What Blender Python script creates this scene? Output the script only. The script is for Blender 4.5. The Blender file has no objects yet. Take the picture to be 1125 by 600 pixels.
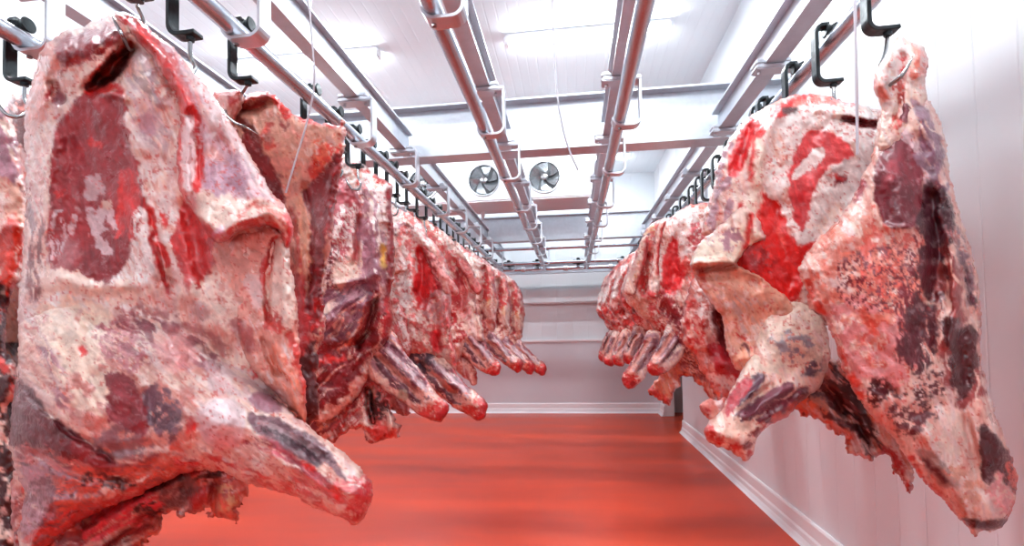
import bpy, bmesh, math, random
import numpy as np
from mathutils import Vector, Matrix

# ------------------------------------------------------------------ camera
n_ = lambda v: v / np.linalg.norm(v)
F = 542.0
PX, PY = 562.0, 350.0                      # principal point of the 1125 x 600 frame
AY = n_(np.array([67, 16, F]))             # world axes seen in camera space (x right, y down, z forward)
AZ = np.array([-323, -17000, F]); AZ = n_(AZ - AY * (AZ @ AY))
AX = np.cross(AY, AZ)
H = 1.55                                   # eye height
sc = bpy.context.scene
cam_d = bpy.data.cameras.new('camera'); cam = bpy.data.objects.new('camera', cam_d)
sc.collection.objects.link(cam); sc.camera = cam
right = Vector((AX[0], AY[0], AZ[0])); up = -Vector((AX[1], AY[1], AZ[1])); back = -Vector((AX[2], AY[2], AZ[2]))
M = Matrix.Identity(4)
for i in range(3):
    M[i][0] = right[i]; M[i][1] = up[i]; M[i][2] = back[i]
M[2][3] = H
cam.matrix_world = M
cam_d.sensor_width = 36; cam_d.lens = F / 1125 * 36
cam_d.shift_x = (562.5 - PX) / 1125; cam_d.shift_y = (PY - 300) / 1125
cam_d.clip_start = .05

def at(px, py, Y):
    """World point at distance Y down the room seen in the direction (px, py)."""
    px = np.asarray(px, float); py = np.asarray(py, float)
    v = np.stack([px - PX, py - PY, np.full(px.shape, F)], -1)
    d = np.stack([v @ AX, v @ AY, v @ AZ], -1)
    p = d * (np.asarray(Y, float) / d[..., 1])[..., None]
    p[..., 2] += H
    return p

# ------------------------------------------------------------------ light and exposure
vs = sc.view_settings
sc.display_settings.display_device = 'sRGB'
vs.view_transform = 'Standard'; vs.look = 'None'; vs.gamma = 1; vs.use_curve_mapping = False
vs.exposure = 0.12
sc.cycles.max_bounces = 8; sc.cycles.diffuse_bounces = 5; sc.cycles.glossy_bounces = 4
sc.cycles.sample_clamp_indirect = 6
sc.cycles.caustics_reflective = False; sc.cycles.caustics_refractive = False
w = bpy.data.worlds.new('world'); sc.world = w; w.use_nodes = True
w.node_tree.nodes['Background'].inputs[0].default_value = (.9, .95, 1, 1)
w.node_tree.nodes['Background'].inputs[1].default_value = .3
TUBE_POWER = 60.0       # emission strength of the fluorescent tubes
LAMP_W = 30.0           # downward lamp of each batten

CEIL = H + 3.1; RAILZ = H + 1.2; BEAM0 = H + 1.43; BEAM1 = H + 1.61; CROSS1 = H + 1.85
XL, XL2, XM1, XM2, XR = -1.27, -2.13, -.48, .29, 1.11
XW = 1.65; XLW = -4.2; YB = 9.75; YF = -3.0

# ------------------------------------------------------------------ helpers
def lin(c):
    c = np.asarray(c, float) / 255
    return np.where(c <= .04045, c / 12.92, ((c + .055) / 1.055) ** 2.4)

def link(o): sc.collection.objects.link(o); return o

def mesh_obj(name, bm, mat, parent=None, smooth=False):
    me = bpy.data.meshes.new(name); bm.normal_update(); bm.to_mesh(me); bm.free()
    me.materials.append(mat)
    if smooth:
        for p in me.polygons: p.use_smooth = True
        me.set_sharp_from_angle(angle=math.radians(40)) if hasattr(me, 'set_sharp_from_angle') else None
    o = link(bpy.data.objects.new(name, me))
    if parent:
        o.parent = parent
        me.transform(Matrix.Translation(-parent.location))
    return o

def tag(o, label, cat, group=None):
    o['label'] = label; o['category'] = cat
    if group: o['group'] = group
    return o

def thing(name, loc, label, cat, group=None):
    o = link(bpy.data.objects.new(name, None)); o.location = loc; o.empty_display_size = .05
    return tag(o, label, cat, group)

def struct(o): o['kind'] = 'structure'; return o

def box(bm, x0, x1, y0, y1, z0, z1, bev=0):
    v = [bm.verts.new((x, y, z)) for x in (x0, x1) for y in (y0, y1) for z in (z0, z1)]
    q = [(0, 1, 3, 2), (4, 6, 7, 5), (0, 4, 5, 1), (2, 3, 7, 6), (0, 2, 6, 4), (1, 5, 7, 3)]
    f = [bm.faces.new([v[i] for i in a]) for a in q]
    if bev:
        es = {e for g in f for e in g.edges}
        bmesh.ops.bevel(bm, geom=list(es), offset=bev, segments=2, affect='EDGES')

def tube(bm, pts, r, seg=12, caps=True):
    """Round bar through a list of points; r a number or one per point."""
    pts = [Vector(p) for p in pts]; rs = r if hasattr(r, '__len__') else [r] * len(pts)
    rings = []; up_ = None
    for i, p in enumerate(pts):
        t = (pts[min(i + 1, len(pts) - 1)] - pts[max(i - 1, 0)]).normalized()
        if up_ is None:
            up_ = Vector((0, 0, 1)) if abs(t.z) < .9 else Vector((1, 0, 0))
        a = t.cross(up_).normalized(); b = a.cross(t).normalized(); up_ = b
        rings.append([bm.verts.new(p + (a * math.cos(k * 2 * math.pi / seg) + b * math.sin(k * 2 * math.pi / seg)) * rs[i]) for k in range(seg)])
    for A, B in zip(rings, rings[1:]):
        for k in range(seg):
            bm.faces.new((A[k], A[(k + 1) % seg], B[(k + 1) % seg], B[k]))
    if caps:
        bm.faces.new(rings[0][::-1]); bm.faces.new(rings[-1])

def curve_pts(ctrl, n=8):
    P = [Vector(ctrl[0])] + [Vector(c) for c in ctrl] + [Vector(ctrl[-1])]; out = []
    for i in range(1, len(P) - 2):
        for k in range(n):
            t = k / n; a, b, c, d = P[i - 1:i + 3]
            out.append(.5 * ((2 * b) + (c - a) * t + (2 * a - 5 * b + 4 * c - d) * t * t + (3 * b - a - 3 * c + d) * t ** 3))
    out.append(P[-2]); return out

def ribbon(bm, pts, w, th):
    """Flat bar: pts in (x, z) swept into thickness th, width w along Y, centred on y=pts' y."""
    pts = [Vector(p) for p in pts]; L = []
    for i, p in enumerate(pts):
        t = (pts[min(i + 1, len(pts) - 1)] - pts[max(i - 1, 0)]).normalized()
        nrm = Vector((-t.z, 0, t.x)) * th / 2
        L.append([bm.verts.new(p + nrm + Vector((0, -w / 2, 0))), bm.verts.new(p + nrm + Vector((0, w / 2, 0))),
                  bm.verts.new(p - nrm + Vector((0, w / 2, 0))), bm.verts.new(p - nrm + Vector((0, -w / 2, 0)))])
    for A, B in zip(L, L[1:]):
        for k in range(4): bm.faces.new((A[k], A[(k + 1) % 4], B[(k + 1) % 4], B[k]))
    bm.faces.new(L[0][::-1]); bm.faces.new(L[-1])
    bmesh.ops.recalc_face_normals(bm, faces=bm.faces[:])

# ------------------------------------------------------------------ materials
def mat(name, col=(200, 200, 200), rough=.5, metal=0, noise=0, nscale=8, bump=0, bscale=40, spec=.5, coat=0, emit=None, strength=0):
    m = bpy.data.materials.new(name); m.use_nodes = True; nt = m.node_tree; b = nt.nodes['Principled BSDF']
    c = lin(col); b.inputs['Base Color'].default_value = (*c, 1)
    b.inputs['Roughness'].default_value = rough; b.inputs['Metallic'].default_value = metal
    b.inputs['Specular IOR Level'].default_value = spec; b.inputs['Coat Weight'].default_value = coat
    b.inputs['Coat Roughness'].default_value = .15
    tc = nt.nodes.new('ShaderNodeTexCoord')
    if noise:
        nz = nt.nodes.new('ShaderNodeTexNoise'); nz.inputs['Scale'].default_value = nscale; nz.inputs['Detail'].default_value = 6
        nt.links.new(tc.outputs['Object'], nz.inputs['Vector'])
        mr = nt.nodes.new('ShaderNodeMix'); mr.data_type = 'RGBA'
        mr.inputs[6].default_value = (*(c * (1 - noise)), 1); mr.inputs[7].default_value = (*np.minimum(c * (1 + noise), 1), 1)
        nt.links.new(nz.outputs['Fac'], mr.inputs[0]); nt.links.new(mr.outputs[2], b.inputs['Base Color'])
    if bump:
        nz = nt.nodes.new('ShaderNodeTexNoise'); nz.inputs['Scale'].default_value = bscale; nz.inputs['Detail'].default_value = 5
        nt.links.new(tc.outputs['Object'], nz.inputs['Vector'])
        bp = nt.nodes.new('ShaderNodeBump'); bp.inputs['Strength'].default_value = bump; bp.inputs['Distance'].default_value = .01
        nt.links.new(nz.outputs['Fac'], bp.inputs['Height']); nt.links.new(bp.outputs[0], b.inputs['Normal'])
    if emit is not None:
        b.inputs['Emission Color'].default_value = (*lin(emit), 1); b.inputs['Emission Strength'].default_value = strength
    return m

def panel_mat(name, col, axis, period, groove=.035, rough=.35, depth=.5):
    """White insulated panel with fine pressed seams across `axis`."""
    m = mat(name, col, rough, noise=.03, nscale=1.5); nt = m.node_tree; b = nt.nodes['Principled BSDF']
    tc = nt.nodes.new('ShaderNodeTexCoord'); sp = nt.nodes.new('ShaderNodeSeparateXYZ')
    nt.links.new(tc.outputs['Object'], sp.inputs[0])
    d = nt.nodes.new('ShaderNodeMath'); d.operation = 'DIVIDE'; d.inputs[1].default_value = period
    nt.links.new(sp.outputs[axis], d.inputs[0])
    fr = nt.nodes.new('ShaderNodeMath'); fr.operation = 'FRACT'; nt.links.new(d.outputs[0], fr.inputs[0])
    pp = nt.nodes.new('ShaderNodeMath'); pp.operation = 'PINGPONG'; pp.inputs[1].default_value = .5
    nt.links.new(fr.outputs[0], pp.inputs[0])
    ss = nt.nodes.new('ShaderNodeMapRange'); ss.interpolation_type = 'SMOOTHSTEP'
    ss.inputs['From Min'].default_value = 0; ss.inputs['From Max'].default_value = groove
    nt.links.new(pp.outputs[0], ss.inputs['Value'])
    bp = nt.nodes.new('ShaderNodeBump'); bp.inputs['Strength'].default_value = depth; bp.inputs['Distance'].default_value = .004
    nt.links.new(ss.outputs[0], bp.inputs['Height']); nt.links.new(bp.outputs[0], b.inputs['Normal'])
    return m

M_wall = panel_mat('white_wall_panel', (222, 228, 232), 1, .2)
M_wallb = panel_mat('white_end_wall_panel', (218, 224, 228), 0, .3)
M_ceil = panel_mat('white_ceiling_panel', (236, 244, 248), 0, .11, groove=.12, rough=.5)
M_kick = mat('white_sheet_panel', (208, 208, 213), .4, noise=.03, nscale=2)
M_trim = mat('white_pvc_trim', (235, 233, 235), .35)
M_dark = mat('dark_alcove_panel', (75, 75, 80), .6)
M_galv = mat('galvanised_steel', (196, 202, 210), .42, metal=.55, noise=.12, nscale=25, bump=.12, bscale=60)
M_tube = mat('zinc_tube', (188, 194, 202), .27, metal=.85, noise=.1, nscale=18, bump=.12, bscale=90)
M_zinc = mat('zinc_bracket', (205, 208, 214), .35, metal=.7, noise=.08, nscale=20)
M_black = mat('dark_cast_steel', (38, 44, 46), .32, metal=.6, noise=.2, nscale=30, bump=.2)
M_steel = mat('polished_steel', (150, 150, 150), .22, metal=1)
M_case = mat('white_powder_coat', (240, 241, 244), .4)
M_blade = mat('aluminium_blade', (190, 196, 200), .25, metal=.8)
M_cable = mat('grey_cable_sheath', (190, 188, 196), .4)
M_tubeE = mat('fluorescent_tube', (255, 255, 255), .4, emit=(240, 247, 255), strength=TUBE_POWER)

def floor_mat():
    m = mat('red_epoxy_floor', (206, 62, 42), .42, bump=.06, bscale=120, spec=.35)
    nt = m.node_tree; b = nt.nodes['Principled BSDF']
    tc = nt.nodes.new('ShaderNodeTexCoord'); mp = nt.nodes.new('ShaderNodeMapping'); mp.inputs['Scale'].default_value = (.35, 1.6, 1)
    nt.links.new(tc.outputs['Object'], mp.inputs[0])
    nz = nt.nodes.new('ShaderNodeTexNoise'); nz.inputs['Scale'].default_value = 1.3; nz.inputs['Detail'].default_value = 4
    nt.links.new(mp.outputs[0], nz.inputs['Vector'])
    cr = nt.nodes.new('ShaderNodeValToRGB')
    cr.color_ramp.elements[0].position = .3; cr.color_ramp.elements[0].color = (*lin((186, 54, 30)), 1)
    cr.color_ramp.elements[1].position = .7; cr.color_ramp.elements[1].color = (*lin((222, 76, 44)), 1)
    nt.links.new(nz.outputs['Fac'], cr.inputs[0])
    n2 = nt.nodes.new('ShaderNodeTexNoise'); n2.inputs['Scale'].default_value = 160; nt.links.new(tc.outputs['Object'], n2.inputs['Vector'])
    mx = nt.nodes.new('ShaderNodeMix'); mx.data_type = 'RGBA'; mx.blend_type = 'MULTIPLY'; mx.inputs[0].default_value = .25
    nt.links.new(cr.outputs[0], mx.inputs[6]); nt.links.new(n2.outputs['Fac'], mx.inputs[7])
    nt.links.new(mx.outputs[2], b.inputs['Base Color'])
    mr = nt.nodes.new('ShaderNodeMapRange'); mr.inputs['To Min'].default_value = .24; mr.inputs['To Max'].default_value = .5
    nt.links.new(nz.outputs['Fac'], mr.inputs['Value']); nt.links.new(mr.outputs[0], b.inputs['Roughness'])
    return m
M_floor = floor_mat()
M_grille = mat("dark_fan_throat", (70, 74, 78), .5)

# ------------------------------------------------------------------ the room
def B(name, dims, m, bev=0):
    bm = bmesh.new(); box(bm, *dims, bev=bev); return mesh_obj(name, bm, m)
struct(B('floor', (XLW - .1, 3.2, YF - .1, YB + .1, -.12, 0), M_floor))
struct(B('ceiling', (XLW - .1, 3.2, YF - .1, YB + .1, CEIL, CEIL + .12), M_ceil))
struct(B('wall_right', (XW, XW + .14, YF, 7.85, 0, CEIL), M_wall))
struct(B('wall_left', (XLW - .12, XLW, YF, YB, 0, CEIL), M_wall))
struct(B('wall_back', (XLW, 3.1, YB, YB + .12, 0, CEIL), M_wallb))
struct(B('wall_front', (XLW, XW + .14, YF - .12, YF, 0, CEIL), M_wallb))
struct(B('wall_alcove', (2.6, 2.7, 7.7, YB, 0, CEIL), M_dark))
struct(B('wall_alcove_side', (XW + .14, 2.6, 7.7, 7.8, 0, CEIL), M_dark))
struct(B('trim_jamb', (XW - .01, XW + .16, 9.3, YB, 0, CEIL), M_trim, .01))
struct(B('trim_lintel', (XW, XW + .14, 7.85, 9.3, 2.6, CEIL), M_trim))
# crash sheet and rails of the end wall
struct(B('trim_sheet', (XLW, XW - .01, YB - .03, YB, .17, 1.38), M_kick))
struct(B('trim_ledge', (XLW, XW - .01, YB - .05, YB, 1.38, 1.43), M_trim, .01))
struct(B('trim_bulkhead', (XLW, XW - .01, YB - .16, YB, 2.13, 2.42), M_wallb, .03))
def coving(name, path):
    """Hygienic skirting: stepped coved section swept along a wall; path gives start, end and the outward normal."""
    (x0, y0), (x1, y1), (nx, ny) = path
    prof = [(0, .19), (.012, .19), (.02, .175), (.02, .09), (.03, .075), (.034, .04), (.05, .015), (.07, 0), (0, 0)]
    bm = bmesh.new(); A = [bm.verts.new((x0 + nx * d, y0 + ny * d, z)) for d, z in prof]; Bv = [bm.verts.new((x1 + nx * d, y1 + ny * d, z)) for d, z in prof]
    k = len(prof)
    for i in range(k): bm.faces.new((A[i], A[(i + 1) % k], Bv[(i + 1) % k], Bv[i]))
    bm.faces.new(A[::-1]); bm.faces.new(Bv); bmesh.ops.recalc_face_normals(bm, faces=bm.faces[:])
    return struct(mesh_obj(name, bm, M_trim))
coving('baseboard_right', ((XW, YF), (XW, 7.85), (-1, 0)))
coving('baseboard_back', ((XLW, YB - .03), (XW, YB - .03), (0, -1)))
coving('baseboard_left', ((XLW, YF), (XLW, YB), (1, 0)))
coving('baseboard_jamb', ((XW - .01, 9.3), (XW - .01, YB), (-1, 0)))

# ------------------------------------------------------------------ steel beams
def ibeam(name, a, b, z0, z1, wd, label, group=None, axis='y', tf=.012):
    """a=(x,y) start, b=(x,y) end, along Y or X."""
    bm = bmesh.new(); t = tf; h = wd / 2
    if axis == 'y':
        x = a[0]
        box(bm, x - h, x + h, a[1], b[1], z0, z0 + t); box(bm, x - h, x + h, a[1], b[1], z1 - t, z1); box(bm, x - .005, x + .005, a[1], b[1], z0 + t, z1 - t)
    else:
        y = a[1]
        box(bm, a[0], b[0], y - h, y + h, z0, z0 + t); box(bm, a[0], b[0], y - h, y + h, z1 - t, z1); box(bm, a[0], b[0], y - .006, y + .006, z0 + t, z1 - t)
    return tag(mesh_obj(name, bm, M_galv), label, 'beam', group)

crossY = [(3.87, 'nearest'), (7.55, 'second')]
ibeam('steel_beam', (XLW, 3.87), (XW, 3.87), BEAM0, CROSS1, .17, 'deep galvanised cross beam nearest the camera, spanning the room before the fans', axis='x', tf=.016)
ibeam('steel_beam', (XLW, 7.58), (XW, 7.58), BEAM0, CROSS1 - .03, .15, 'galvanised cross beam spanning the room just beyond the fan unit', axis='x', tf=.016)
ibeam('steel_beam', (XLW, .1), (XW, .1), BEAM0 + .02, CROSS1, .17, 'galvanised cross beam overhead behind the view', axis='x', tf=.016)
ibeam('steel_beam', (XLW, 9.45), (XW, 9.45), H + 1.15, H + 1.36, .12, 'low cross beam closest to the end wall above the cross track', axis='x')
rails = [('far left', XL2), ('left', XL), ('left-centre', XM1), ('right-centre', XM2), ('right', XR)]
rail_desc = {'far left': 'outermost tube rail on the left, behind the nearest carcass', 'left': 'tube rail that carries the long left row of beef',
             'left-centre': 'empty tube rail left of the middle, passing in front of the fans', 'right-centre': 'empty tube rail right of the middle', 'right': 'tube rail that carries the right row of beef by the wall'}
segs = [(.2, 3.77, 'from overhead to the nearest cross beam'), (3.97, 7.49, 'between the first two cross beams'), (7.67, 9.38, 'beyond the second cross beam')]
for nm, x in rails:
    for a, b, txt in segs:
        ibeam('steel_beam', (x, a), (x, b), BEAM0, BEAM1, .078 if nm != 'right' else .1,
              'galvanised beam above the %s rail, %s' % (nm, txt))
# rails
for nm, x in rails:
    bm = bmesh.new(); tube(bm, [(x, -.8, RAILZ), (x, 9.05, RAILZ)], .035, 24)
    tag(mesh_obj('overhead_rail', bm, M_tube, smooth=True), rail_desc[nm], 'rail')
for yy, zz, lab in ((8.75, H + 1.26, 'thin steel cross tube over the far ends of the rails'), (8.05, H + 1.4, 'thin steel cross tube just beyond the second cross beam')):
    bm = bmesh.new(); tube(bm, [(XLW, yy, zz), (XW, yy, zz)], .026, 14)
    tag(mesh_obj('cross_tube', bm, M_tube, smooth=True), lab, 'rail')
bm = bmesh.new(); tube(bm, [(XLW, 9.12, RAILZ), (XW, 9.12, RAILZ)], .034, 14)
tag(mesh_obj('cross_rail', bm, M_tube, smooth=True), 'cross tube rail joining the far ends of the long rails', 'rail')
# track switches on the cross rail
def switch(x, label):
    t = thing('track_switch', (x, 9.0, RAILZ), label, 'track switch', 'track switches on the cross rail')
    bm = bmesh.new(); box(bm, x - .03, x + .03, 8.88, 9.1, RAILZ + .03, RAILZ + .15, .008); mesh_obj('switch_body', bm, M_black, t)
    bm = bmesh.new(); tube(bm, [(x - .09, 8.97, RAILZ + .09), (x + .09, 8.97, RAILZ + .09)], .042, 16); mesh_obj('roller', bm, M_black, t, True)
    bm = bmesh.new(); tube(bm, curve_pts([(x + .08, 8.93, RAILZ + .14), (x + .12, 8.93, RAILZ + .02), (x + .06, 8.93, RAILZ - .05), (x - .1, 8.93, RAILZ - .06)]), .012, 8); mesh_obj('switch_lever', bm, M_zinc, t, True)
for x, l in ((XL2 + .12, 'at the far left rail'), (XL + .14, 'at the end of the left rail'), (XM1 - .13, 'just left of the left-centre rail'), (XM2 - .16, 'just left of the right-centre rail'), (XR - .2, 'just left of the right rail')):
    switch(x, 'dark track switch on the far cross rail ' + l)
def drop(x, label):
    t = thing('rail_hanger', (x, 9.2, BEAM0), label, 'bracket', 'hangers on the cross rail')
    bm = bmesh.new(); tube(bm, [(x, 9.12, BEAM0 - .1), (x, 9.12, RAILZ + .03)], .014, 10); tube(bm, [(x, 9.12, BEAM0 - .09), (x, 9.4, BEAM0 - .09)], .014, 10); mesh_obj('hanger_rod', bm, M_zinc, t, True)
    bm = bmesh.new(); tube(bm, [(x - .035, 9.12, RAILZ), (x + .035, 9.12, RAILZ)], .05, 14); mesh_obj('clamp', bm, M_zinc, t, True)
for x, l in ((-.88, 'between the left and left-centre rails'), (-.1, 'between the two centre rails'), (.72, 'between the right-centre and right rails')):
    drop(x, 'zinc hanger holding the cross rail ' + l)

# C-shaped brackets that carry the tube rails
def bracket(x, y, label, group):
    t = thing('rail_bracket', (x, y, BEAM0), label, 'bracket', group)
    bm = bmesh.new()
    box(bm, x - .095, x + .122, y - .045, y + .045, BEAM0 - .026, BEAM0 - .001, .006)
    mesh_obj('clamp_plate', bm, M_zinc, t)
    for s in (-1, 1):
        bm = bmesh.new(); xx = x + s * .066
        box(bm, xx - .03, xx + .022, y - .045, y + .045, BEAM0, BEAM0 + .028, .007)
        tube(bm, [(xx, y, BEAM0 - .04), (xx, y, BEAM0 + .045)], .009, 8)
        mesh_obj('clamp', bm, M_zinc, t)
    c = RAILZ; r = .04; a = x + .115
    pts = [(a, y, BEAM0 - .012), (a, y, c + .03)]
    for k in range(7):
        th = k / 6 * math.pi / 2
        pts.append((a - .045 + .045 * math.cos(th), y, c + .0 - .045 * math.sin(th) + .0))
    pts += [(x + .03, y, c - .045), (x, y, c - r - .006), (x - .02, y, c - r * .85 - .003), (x - .034, y, c - .018), (x - .039, y, c)]
    bm = bmesh.new(); ribbon(bm, pts, .07, .012)
    mesh_obj('strap', bm, M_zinc, t)
    bm = bmesh.new(); tube(bm, [(x, y, c - .034), (x, y, c - .06)], .01, 6); mesh_obj('bolt', bm, M_steel, t)
bY = [.75, 1.74, 2.8, 3.64, 4.6, 5.42, 6.3, 7.25, 8.3]
ord_ = ['overhead, at the top of the frame', 'first in view', 'midway to the first cross beam', 'just before the first cross beam', 'first beyond the first cross beam',
        'second beyond the first cross beam', 'third beyond the first cross beam', 'just before the second cross beam', 'beyond the second cross beam']
for nm, x in rails:
    for y, l in zip(bY, ord_):
        if y < 1 and nm in ('left-centre', 'right-centre'): continue
        if nm == 'right-centre' and y == 1.74: continue
        if nm == 'far left' and y == 1.74: y = 1.69
        if nm == 'right' and y == 1.74: y = 1.3
        bracket(x, y, 'bent zinc bracket on the %s rail, %s' % (nm, l), 'brackets of the %s rail' % nm)

# ------------------------------------------------------------------ trolleys with hooks
def trolley_proto():
    t = thing('trolley_hook', (0, 0, 0), 'x', 'hook')
    bm = bmesh.new(); tube(bm, [(-.024, 0, .06), (-.02, 0, .06), (0, 0, .06), (.02, 0, .06), (.024, 0, .06)], [.026, .03, .02, .03, .026], 20); mesh_obj('wheel', bm, M_black, t, True)
    bm = bmesh.new()
    pts = [(-.01, 0, .078), (-.04, 0, .078), (-.055, 0, .068), (-.062, 0, .045), (-.062, 0, -.13)]
    for k in range(1, 7):
        th = k / 6 * math.pi / 2
        pts.append((-.062 + .03 * (1 - math.cos(th)), 0, -.13 - .035 * math.sin(th)))
    pts += [(.0, 0, -.165), (.03, 0, -.164), (.036, 0, -.163)]
    ribbon(bm, pts, .045, .015)
    bmesh.ops.bevel(bm, geom=bm.edges[:], offset=.002, segments=1, affect='EDGES')
    mesh_obj('arm', bm, M_black, t)
    bm = bmesh.new(); tube(bm, [(.005, 0, -.155), (.005, 0, -.185)], [.017, .013], 12); mesh_obj('swivel', bm, M_black, t, True)
    bm = bmesh.new(); p = curve_pts([(.005, 0, -.18), (.006, 0, -.235), (.02, .004, -.275), (.015, -.02, -.315), (-.01, -.045, -.32), (-.03, -.06, -.29), (-.04, -.066, -.26)], 5)
    tube(bm, p, [.007] * (len(p) - 6) + [.0065, .006, .005, .0038, .0025, .001], 8); mesh_obj('hook', bm, M_steel, t, True)
    return t
proto_t = trolley_proto(); used_t = [False]
def copy_tree(o):
    c = o.copy(); link(c)
    for ch in list(o.children):
        d = ch.copy(); link(d); d.parent = c
        for g in list(ch.children):
            e = g.copy(); link(e); e.parent = d
    return c
def trolley(x, y, label, group=None, rz=0):
    t = proto_t if not used_t[0] else copy_tree(proto_t); used_t[0] = True
    t.location = (x, y, RAILZ); t.rotation_euler = (0, 0, rz); tag(t, label, 'hook', group)
    return t
t_hero = trolley(XL, 1.30, 'black trolley and hook that hold up the biggest carcass at the left front')
trolley(XL, 1.5, 'black trolley hook on the left rail between the nearest carcass and the one behind')
t_rib = trolley(XL, 1.8, 'dark cast trolley hook over the second carcass with its brown inner side')
nth = ['second', 'third', 'fourth', 'fifth', 'sixth', 'seventh', 'eighth']
def hang_row(x, side, spots, mids, first):
    """Hooks that carry the carcasses at `spots` and idle hooks in the gaps, each named by its neighbours."""
    for k, y in enumerate(spots):
        trolley(x, y, 'dark trolley hook carrying the %s carcass of the %s row' % (nth[k + first], side), 'trolley hooks along the %s rail' % side)
    for k, ys in enumerate(mids):
        for j, y in enumerate(ys):
            w_ = ('idle dark hook', 'second idle dark hook', 'third idle dark hook')[j]
            trolley(x, y, '%s on the %s rail just beyond the %s carcass' % (w_, side, nth[k + first]), 'trolley hooks along the %s rail' % side)
hang_row(XL, 'left', [3.05, 3.68, 4.45, 5.5, 6.4, 7.4], [[3.26, 3.46], [3.9, 4.17], [4.7, 4.95, 5.22], [5.75, 6.05], [6.7, 7.0], [7.8, 8.3]], 1)
for y, l in ((2.33, 'nearest'), (2.58, 'middle'), (2.82, 'farthest')): trolley(XL, y, '%s of three black rollers riding the left rail behind the second carcass' % l, 'trolley hooks along the left rail')
trolley(XL2, 1.67, 'black trolley hook on the far left rail at the edge of the frame')
trolley(XL2, 2.0, 'black trolley hook on the far left rail, second from the edge of the frame')
t_right = trolley(XR, 1.84, 'black trolley hook above the shank of the carcass at the right front')
trolley(XR, 2.2, 'dark hook over the second carcass of the right row, just left of the hanging wire')
trolley(XR, 2.5, 'dark trolley hook on the right rail behind the second carcass, nearer one of two')
trolley(XR, 2.85, 'dark trolley hook on the right rail behind the second carcass, farther one of two')
hang_row(XR, 'right', [2.95, 3.75, 4.5, 5.2, 5.9, 6.7, 7.5], [[3.2, 3.45], [4.05, 4.25], [4.85], [5.55], [6.3], [7.1], [7.9, 8.3]], 0)

# ------------------------------------------------------------------ ceiling battens
def batten(x0, x1, y, label, lamp=True):
    t = thing('batten_light', ((x0 + x1) / 2, y, CEIL), label, 'light', 'fluorescent battens on the ceiling')
    bm = bmesh.new(); box(bm, x0, x1, y - .05, y + .05, CEIL - .05, CEIL, .01); mesh_obj('housing', bm, M_case, t)
    for s in (-.028, .028):
        bm = bmesh.new(); tube(bm, [(x0 + .03, y + s, CEIL - .085), (x1 - .03, y + s, CEIL - .085)], .014, 10); mesh_obj('tube', bm, M_tubeE, t, True)
    for e in (x0, x1):
        bm = bmesh.new(); box(bm, e - .015, e + .03 if e == x0 else e + .015, y - .05, y + .05, CEIL - .11, CEIL - .03, .006); mesh_obj('end_cap', bm, M_case, t)
    if lamp:
        l = bpy.data.lights.new('tube_light', 'AREA'); l.shape = 'RECTANGLE'; l.size = x1 - x0; l.size_y = .12; l.energy = LAMP_W * (1.8 if y == 5.0 else 1); l.color = (.9, .97, 1)
        o = link(bpy.data.objects.new('tube_light', l)); o.parent = t; o.location = (0, 0, -.12)
rowtxt = {5.0: 'over the gap before the fan unit', 3.0: 'before the nearest cross beam', 1.2: 'overhead at the front', -.6: 'above the camera', -2.0: 'at the near end of the room', 8.6: 'at the far end by the end wall'}
for y in (5.0, 3.0, 1.2, -.6, -2.0, 8.6):
    for (a, b, s) in ((-3.7, -2.0, 'left'), (-.62, 1.05, 'middle')):
        if s == 'left' and y < 1: continue
        batten(a, b, y, 'white ceiling batten light, %s one %s' % (s, rowtxt[y]))

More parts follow.
